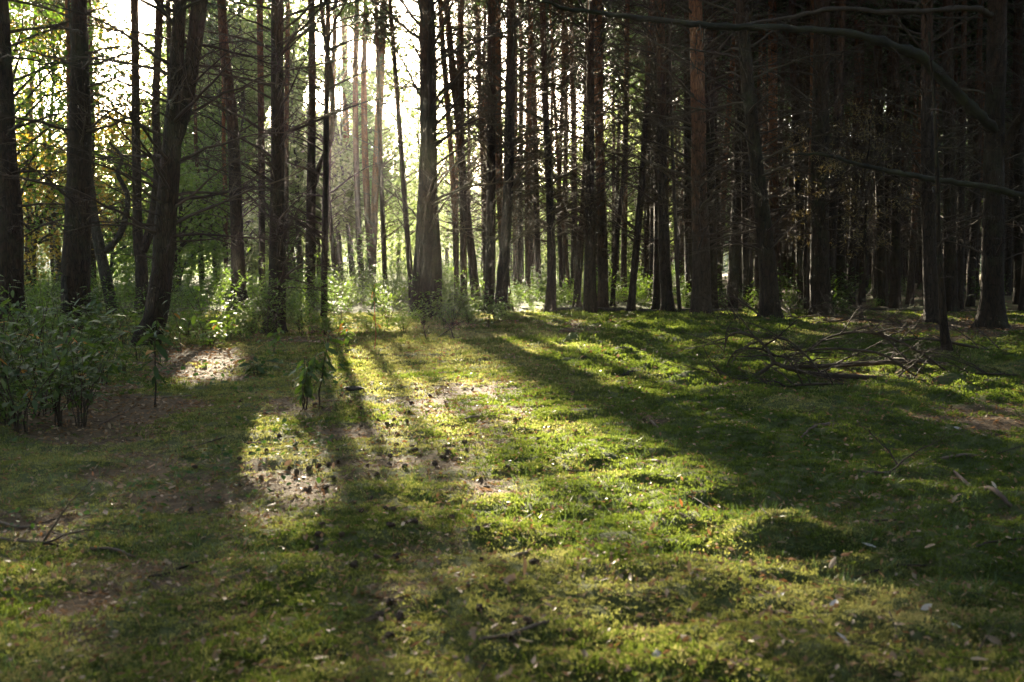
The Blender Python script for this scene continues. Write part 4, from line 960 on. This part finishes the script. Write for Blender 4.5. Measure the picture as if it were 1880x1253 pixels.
# ------------------------------------------------------------------ moss, grass, litter (ground cover, scattered)
def src(meshes, nm):
    c = bpy.data.collections.new(nm)
    for m in meshes: c.objects.link(bpy.data.objects.new(nm + '_piece', m))
    return c
def scatter(name, label, coll, pts, rz, scl, tilt=.25, rng=SR):
    n = len(pts); me = bpy.data.meshes.new(name); me.vertices.add(n); me.vertices.foreach_set('co', pts.astype(np.float32).ravel())
    rot = np.stack([rng.normal(0, tilt, n), rng.normal(0, tilt, n), rz], 1)
    me.attributes.new('rot', 'FLOAT_VECTOR', 'POINT').data.foreach_set('vector', rot.astype(np.float32).ravel())
    me.attributes.new('scl', 'FLOAT', 'POINT').data.foreach_set('value', scl.astype(np.float32))
    me.attributes.new('idx', 'INT', 'POINT').data.foreach_set('value', rng.integers(0, len(coll.objects), n).astype(np.int32))
    o = link(name, me, kind='stuff'); o['label'] = label
    ng = bpy.data.node_groups.new(name, 'GeometryNodeTree')
    ng.interface.new_socket('Geometry', in_out='INPUT', socket_type='NodeSocketGeometry'); ng.interface.new_socket('Geometry', in_out='OUTPUT', socket_type='NodeSocketGeometry')
    gi = ng.nodes.new('NodeGroupInput'); go = ng.nodes.new('NodeGroupOutput'); ip = ng.nodes.new('GeometryNodeInstanceOnPoints')
    ci = ng.nodes.new('GeometryNodeCollectionInfo'); ci.inputs['Collection'].default_value = coll; ci.inputs['Separate Children'].default_value = True; ci.inputs['Reset Children'].default_value = True
    def na(nm, dt):
        a = ng.nodes.new('GeometryNodeInputNamedAttribute'); a.data_type = dt; a.inputs['Name'].default_value = nm; return a.outputs['Attribute']
    e = ng.nodes.new('FunctionNodeEulerToRotation'); L = ng.links.new
    L(na('rot', 'FLOAT_VECTOR'), e.inputs[0]); L(gi.outputs[0], ip.inputs['Points']); L(ci.outputs[0], ip.inputs['Instance'])
    ip.inputs['Pick Instance'].default_value = True; L(na('idx', 'INT'), ip.inputs['Instance Index']); L(e.outputs[0], ip.inputs['Rotation']); L(na('scl', 'FLOAT'), ip.inputs['Scale'])
    L(ip.outputs[0], go.inputs[0])
    md = o.modifiers.new('scatter', 'NODES'); md.node_group = ng; return o
def tuft_mesh(rng, m, rad, n, h, w, lean):
    a = rng.uniform(0, 6.28, n); r = rad * np.sqrt(rng.uniform(0, 1, n)); b = np.stack([np.cos(a) * r, np.sin(a) * r, np.full(n, -.012)], 1)
    hh = h * rng.uniform(.55, 1.15, (n, 1)) * (1 - .45 * (r / rad) ** 2)[:, None]
    d = np.stack([np.cos(a) * lean * r / rad, np.sin(a) * lean * r / rad, np.ones(n)], 1) + rng.normal(0, .3, (n, 3)) * np.array([1, 1, .2]); d = norm(d)
    s = norm(np.cross(d, rng.normal(0, 1, (n, 3)))) * w; mid = b + d * hh * .55; tip = b + d * hh * np.array([1, 1, .95]) + np.array([0, 0, .0])
    V = np.stack([b - s * .5, b + s * .5, mid + s, tip, mid - s], 1).reshape(-1, 3); k = np.arange(n)[:, None] * 5
    T = np.concatenate([k + [0, 1, 2], k + [0, 2, 4], k + [4, 2, 3]]); mb = MB(); mb.add(V, None, T); return mb.mesh('tuft', m, False)
TR = np.random.default_rng(17)
def field(n, y0, y1, p, wide=.62, rng=TR):
    """points on the ground, thinning with distance: density per area ~ y^-p"""
    q = p - 1; t = rng.uniform(0, 1, n)
    y = (y0 ** (1 - q) + t * (y1 ** (1 - q) - y0 ** (1 - q))) ** (1 / (1 - q)) if abs(q - 1) > 1e-6 else y0 * (y1 / y0) ** t
    x = rng.uniform(-1, 1, n) * (wide * y + .5); return x, y
def cover(name, label, meshes, n, y0, y1, p, keepf, scf, tilt=.25, dz=0.0):
    x, y = field(n, y0, y1, p); b = brown_mask(x, y); k = keepf(x, y, b); x, y = x[k], y[k]
    pts = np.stack([x, y, ground_z(x, y) + dz], 1); scatter(name, label, src(meshes, name), pts, TR.uniform(0, 6.28, len(x)), scf(y) * TR.uniform(.65, 1.3, len(x)), tilt)
rnd = lambda x: TR.uniform(0, 1, len(x))
mossL = [tuft_mesh(TR, M_MOSS, .055, 38, .025, .0032, 1.0) for _ in range(4)]
mossD = [tuft_mesh(TR, M_MOSSD, .055, 38, .033, .0034, .9) for _ in range(4)]
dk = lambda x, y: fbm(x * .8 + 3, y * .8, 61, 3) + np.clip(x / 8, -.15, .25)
scl_y = lambda y: np.clip(y / 8, .72, 2.2)
cover('moss', 'carpet of yellow-green moss over the clearing', mossL, 110000, 2.2, 27, 1.75, lambda x, y, b: (rnd(x) > b * 1.12) & (dk(x, y) < .62), scl_y)
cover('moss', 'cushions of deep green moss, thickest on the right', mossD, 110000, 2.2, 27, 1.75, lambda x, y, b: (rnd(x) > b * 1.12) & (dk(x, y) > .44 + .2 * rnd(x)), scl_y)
grassM = [tuft_mesh(TR, M_GRASS, .045, 8, .12, .0018, 1.3) for _ in range(4)]
cover('grass', 'thin grass blades growing through the moss', grassM, 6500, 2.2, 24, 1.9, lambda x, y, b: (rnd(x) > b) & (fbm(x * .9, y * .9, 71, 3) > .5), lambda y: np.clip(.7 + y / 40, .7, 1.2), .35)
def flake(m, L, W):
    mb = MB(); mb.add([(-L, 0, 0), (0, W, .006), (L, 0, .003), (0, -W, .004)], [(0, 1, 2, 3)]); return mb.mesh('flake', m, False)
flk = [flake(M_LITTER, .03, .009), flake(M_LITTER, .02, .012), flake(M_TAN, .022, .012), flake(M_LITTER, .045, .003), flake(M_LITTER, .05, .0025)]
cover('leaf_litter', 'brown litter of needles and leaf scraps in the bare patches', flk, 60000, 2.2, 30, 1.75, lambda x, y, b: rnd(x) < b * 1.1, lambda y: np.clip(y / 8, .8, 2.2), .35, .004)
cover('leaf_litter', 'scattered needles and scraps lying on the moss', flk, 30000, 2.2, 24, 1.8, lambda x, y, b: rnd(x) > .2, lambda y: np.clip(y / 9, .7, 1.7), .4, .02)
def far_cover(name, label, n, y0, y1, keepf, sc, meshes):
    x, y = field(n, y0, y1, 1.0, .66); k = keepf(x, y); x, y = x[k], y[k]
    scatter(name, label, src(meshes, name), np.stack([x, y, ground_z(x, y)], 1), TR.uniform(0, 6.28, len(x)), TR.uniform(*sc, len(x)), .1)
far_cover('undergrowth', 'low green undergrowth reaching back between the trunks', 2600, 27, 112, lambda x, y: (x < .2 * y) & (TR.uniform(0, 1, len(x)) < .9), (.45, 1.15), [b[0] for b in BUSH])
far_cover('undergrowth', 'sparse dark undergrowth in the shaded stand', 500, 25, 100, lambda x, y: x > .2 * y, (.4, 1.1), [BUSH[2][0], BUSH[4][0]])
ground_leaf = [leaf_mesh('ground_leaf', M_GLEAF, .045, .7, .1), leaf_mesh('ground_leaf', M_GLEAF, .035, .8, .1)]
cover('ground_cover', 'small round-leaved ground plants on the left litter', ground_leaf, 6000, 4.5, 18, 1.6, lambda x, y, b: (x < -.14 * y - .3) & (fbm(x * .8, y * .8, 81, 3) > .47), lambda y: np.clip(y / 7, .8, 1.6), .35, .05)
twg = []
for i in range(4):
    mb = MB(); v_, q_, t_ = BL[i]; mb.add(v_ * np.array([.35, .35, .2]), q_, t_); twg.append(mb.mesh('twig', M_TWIG))
cover('twig_litter', 'dead twigs littering the shaded floor', twg, 1700, 3, 30, 1.4, lambda x, y, b: (rnd(x) < .12 + .9 * (b > .5) + .35 * (x > .18 * y)) & (rnd(x) < .75), lambda y: np.clip(y / 14, .6, 1.6), .15, .03)

# ------------------------------------------------------------------ haze
if HAZE > 0:
    mb = MB(); x0, x1, y0, y1, z0, z1 = -175, 175, -66, 236, -2.5, 27
    V = [(x, y, z) for z in (z0, z1) for y in (y0, y1) for x in (x0, x1)]
    mb.add(V, [(0, 2, 3, 1), (4, 5, 7, 6), (0, 1, 5, 4), (2, 6, 7, 3), (0, 4, 6, 2), (1, 3, 7, 5)])
    m = bpy.data.materials.new('haze_air'); m.use_nodes = True; t = m.node_tree; t.nodes.clear()
    out = t.nodes.new('ShaderNodeOutputMaterial'); pv = t.nodes.new('ShaderNodeVolumePrincipled')
    pv.inputs['Color'].default_value = (1, .96, .9, 1); pv.inputs['Density'].default_value = HAZE; pv.inputs['Anisotropy'].default_value = .7
    t.links.new(pv.outputs[0], out.inputs['Volume'])
    link('haze', mb.mesh('haze', m, False), kind='stuff')['label'] = 'thin sunlit forest haze'
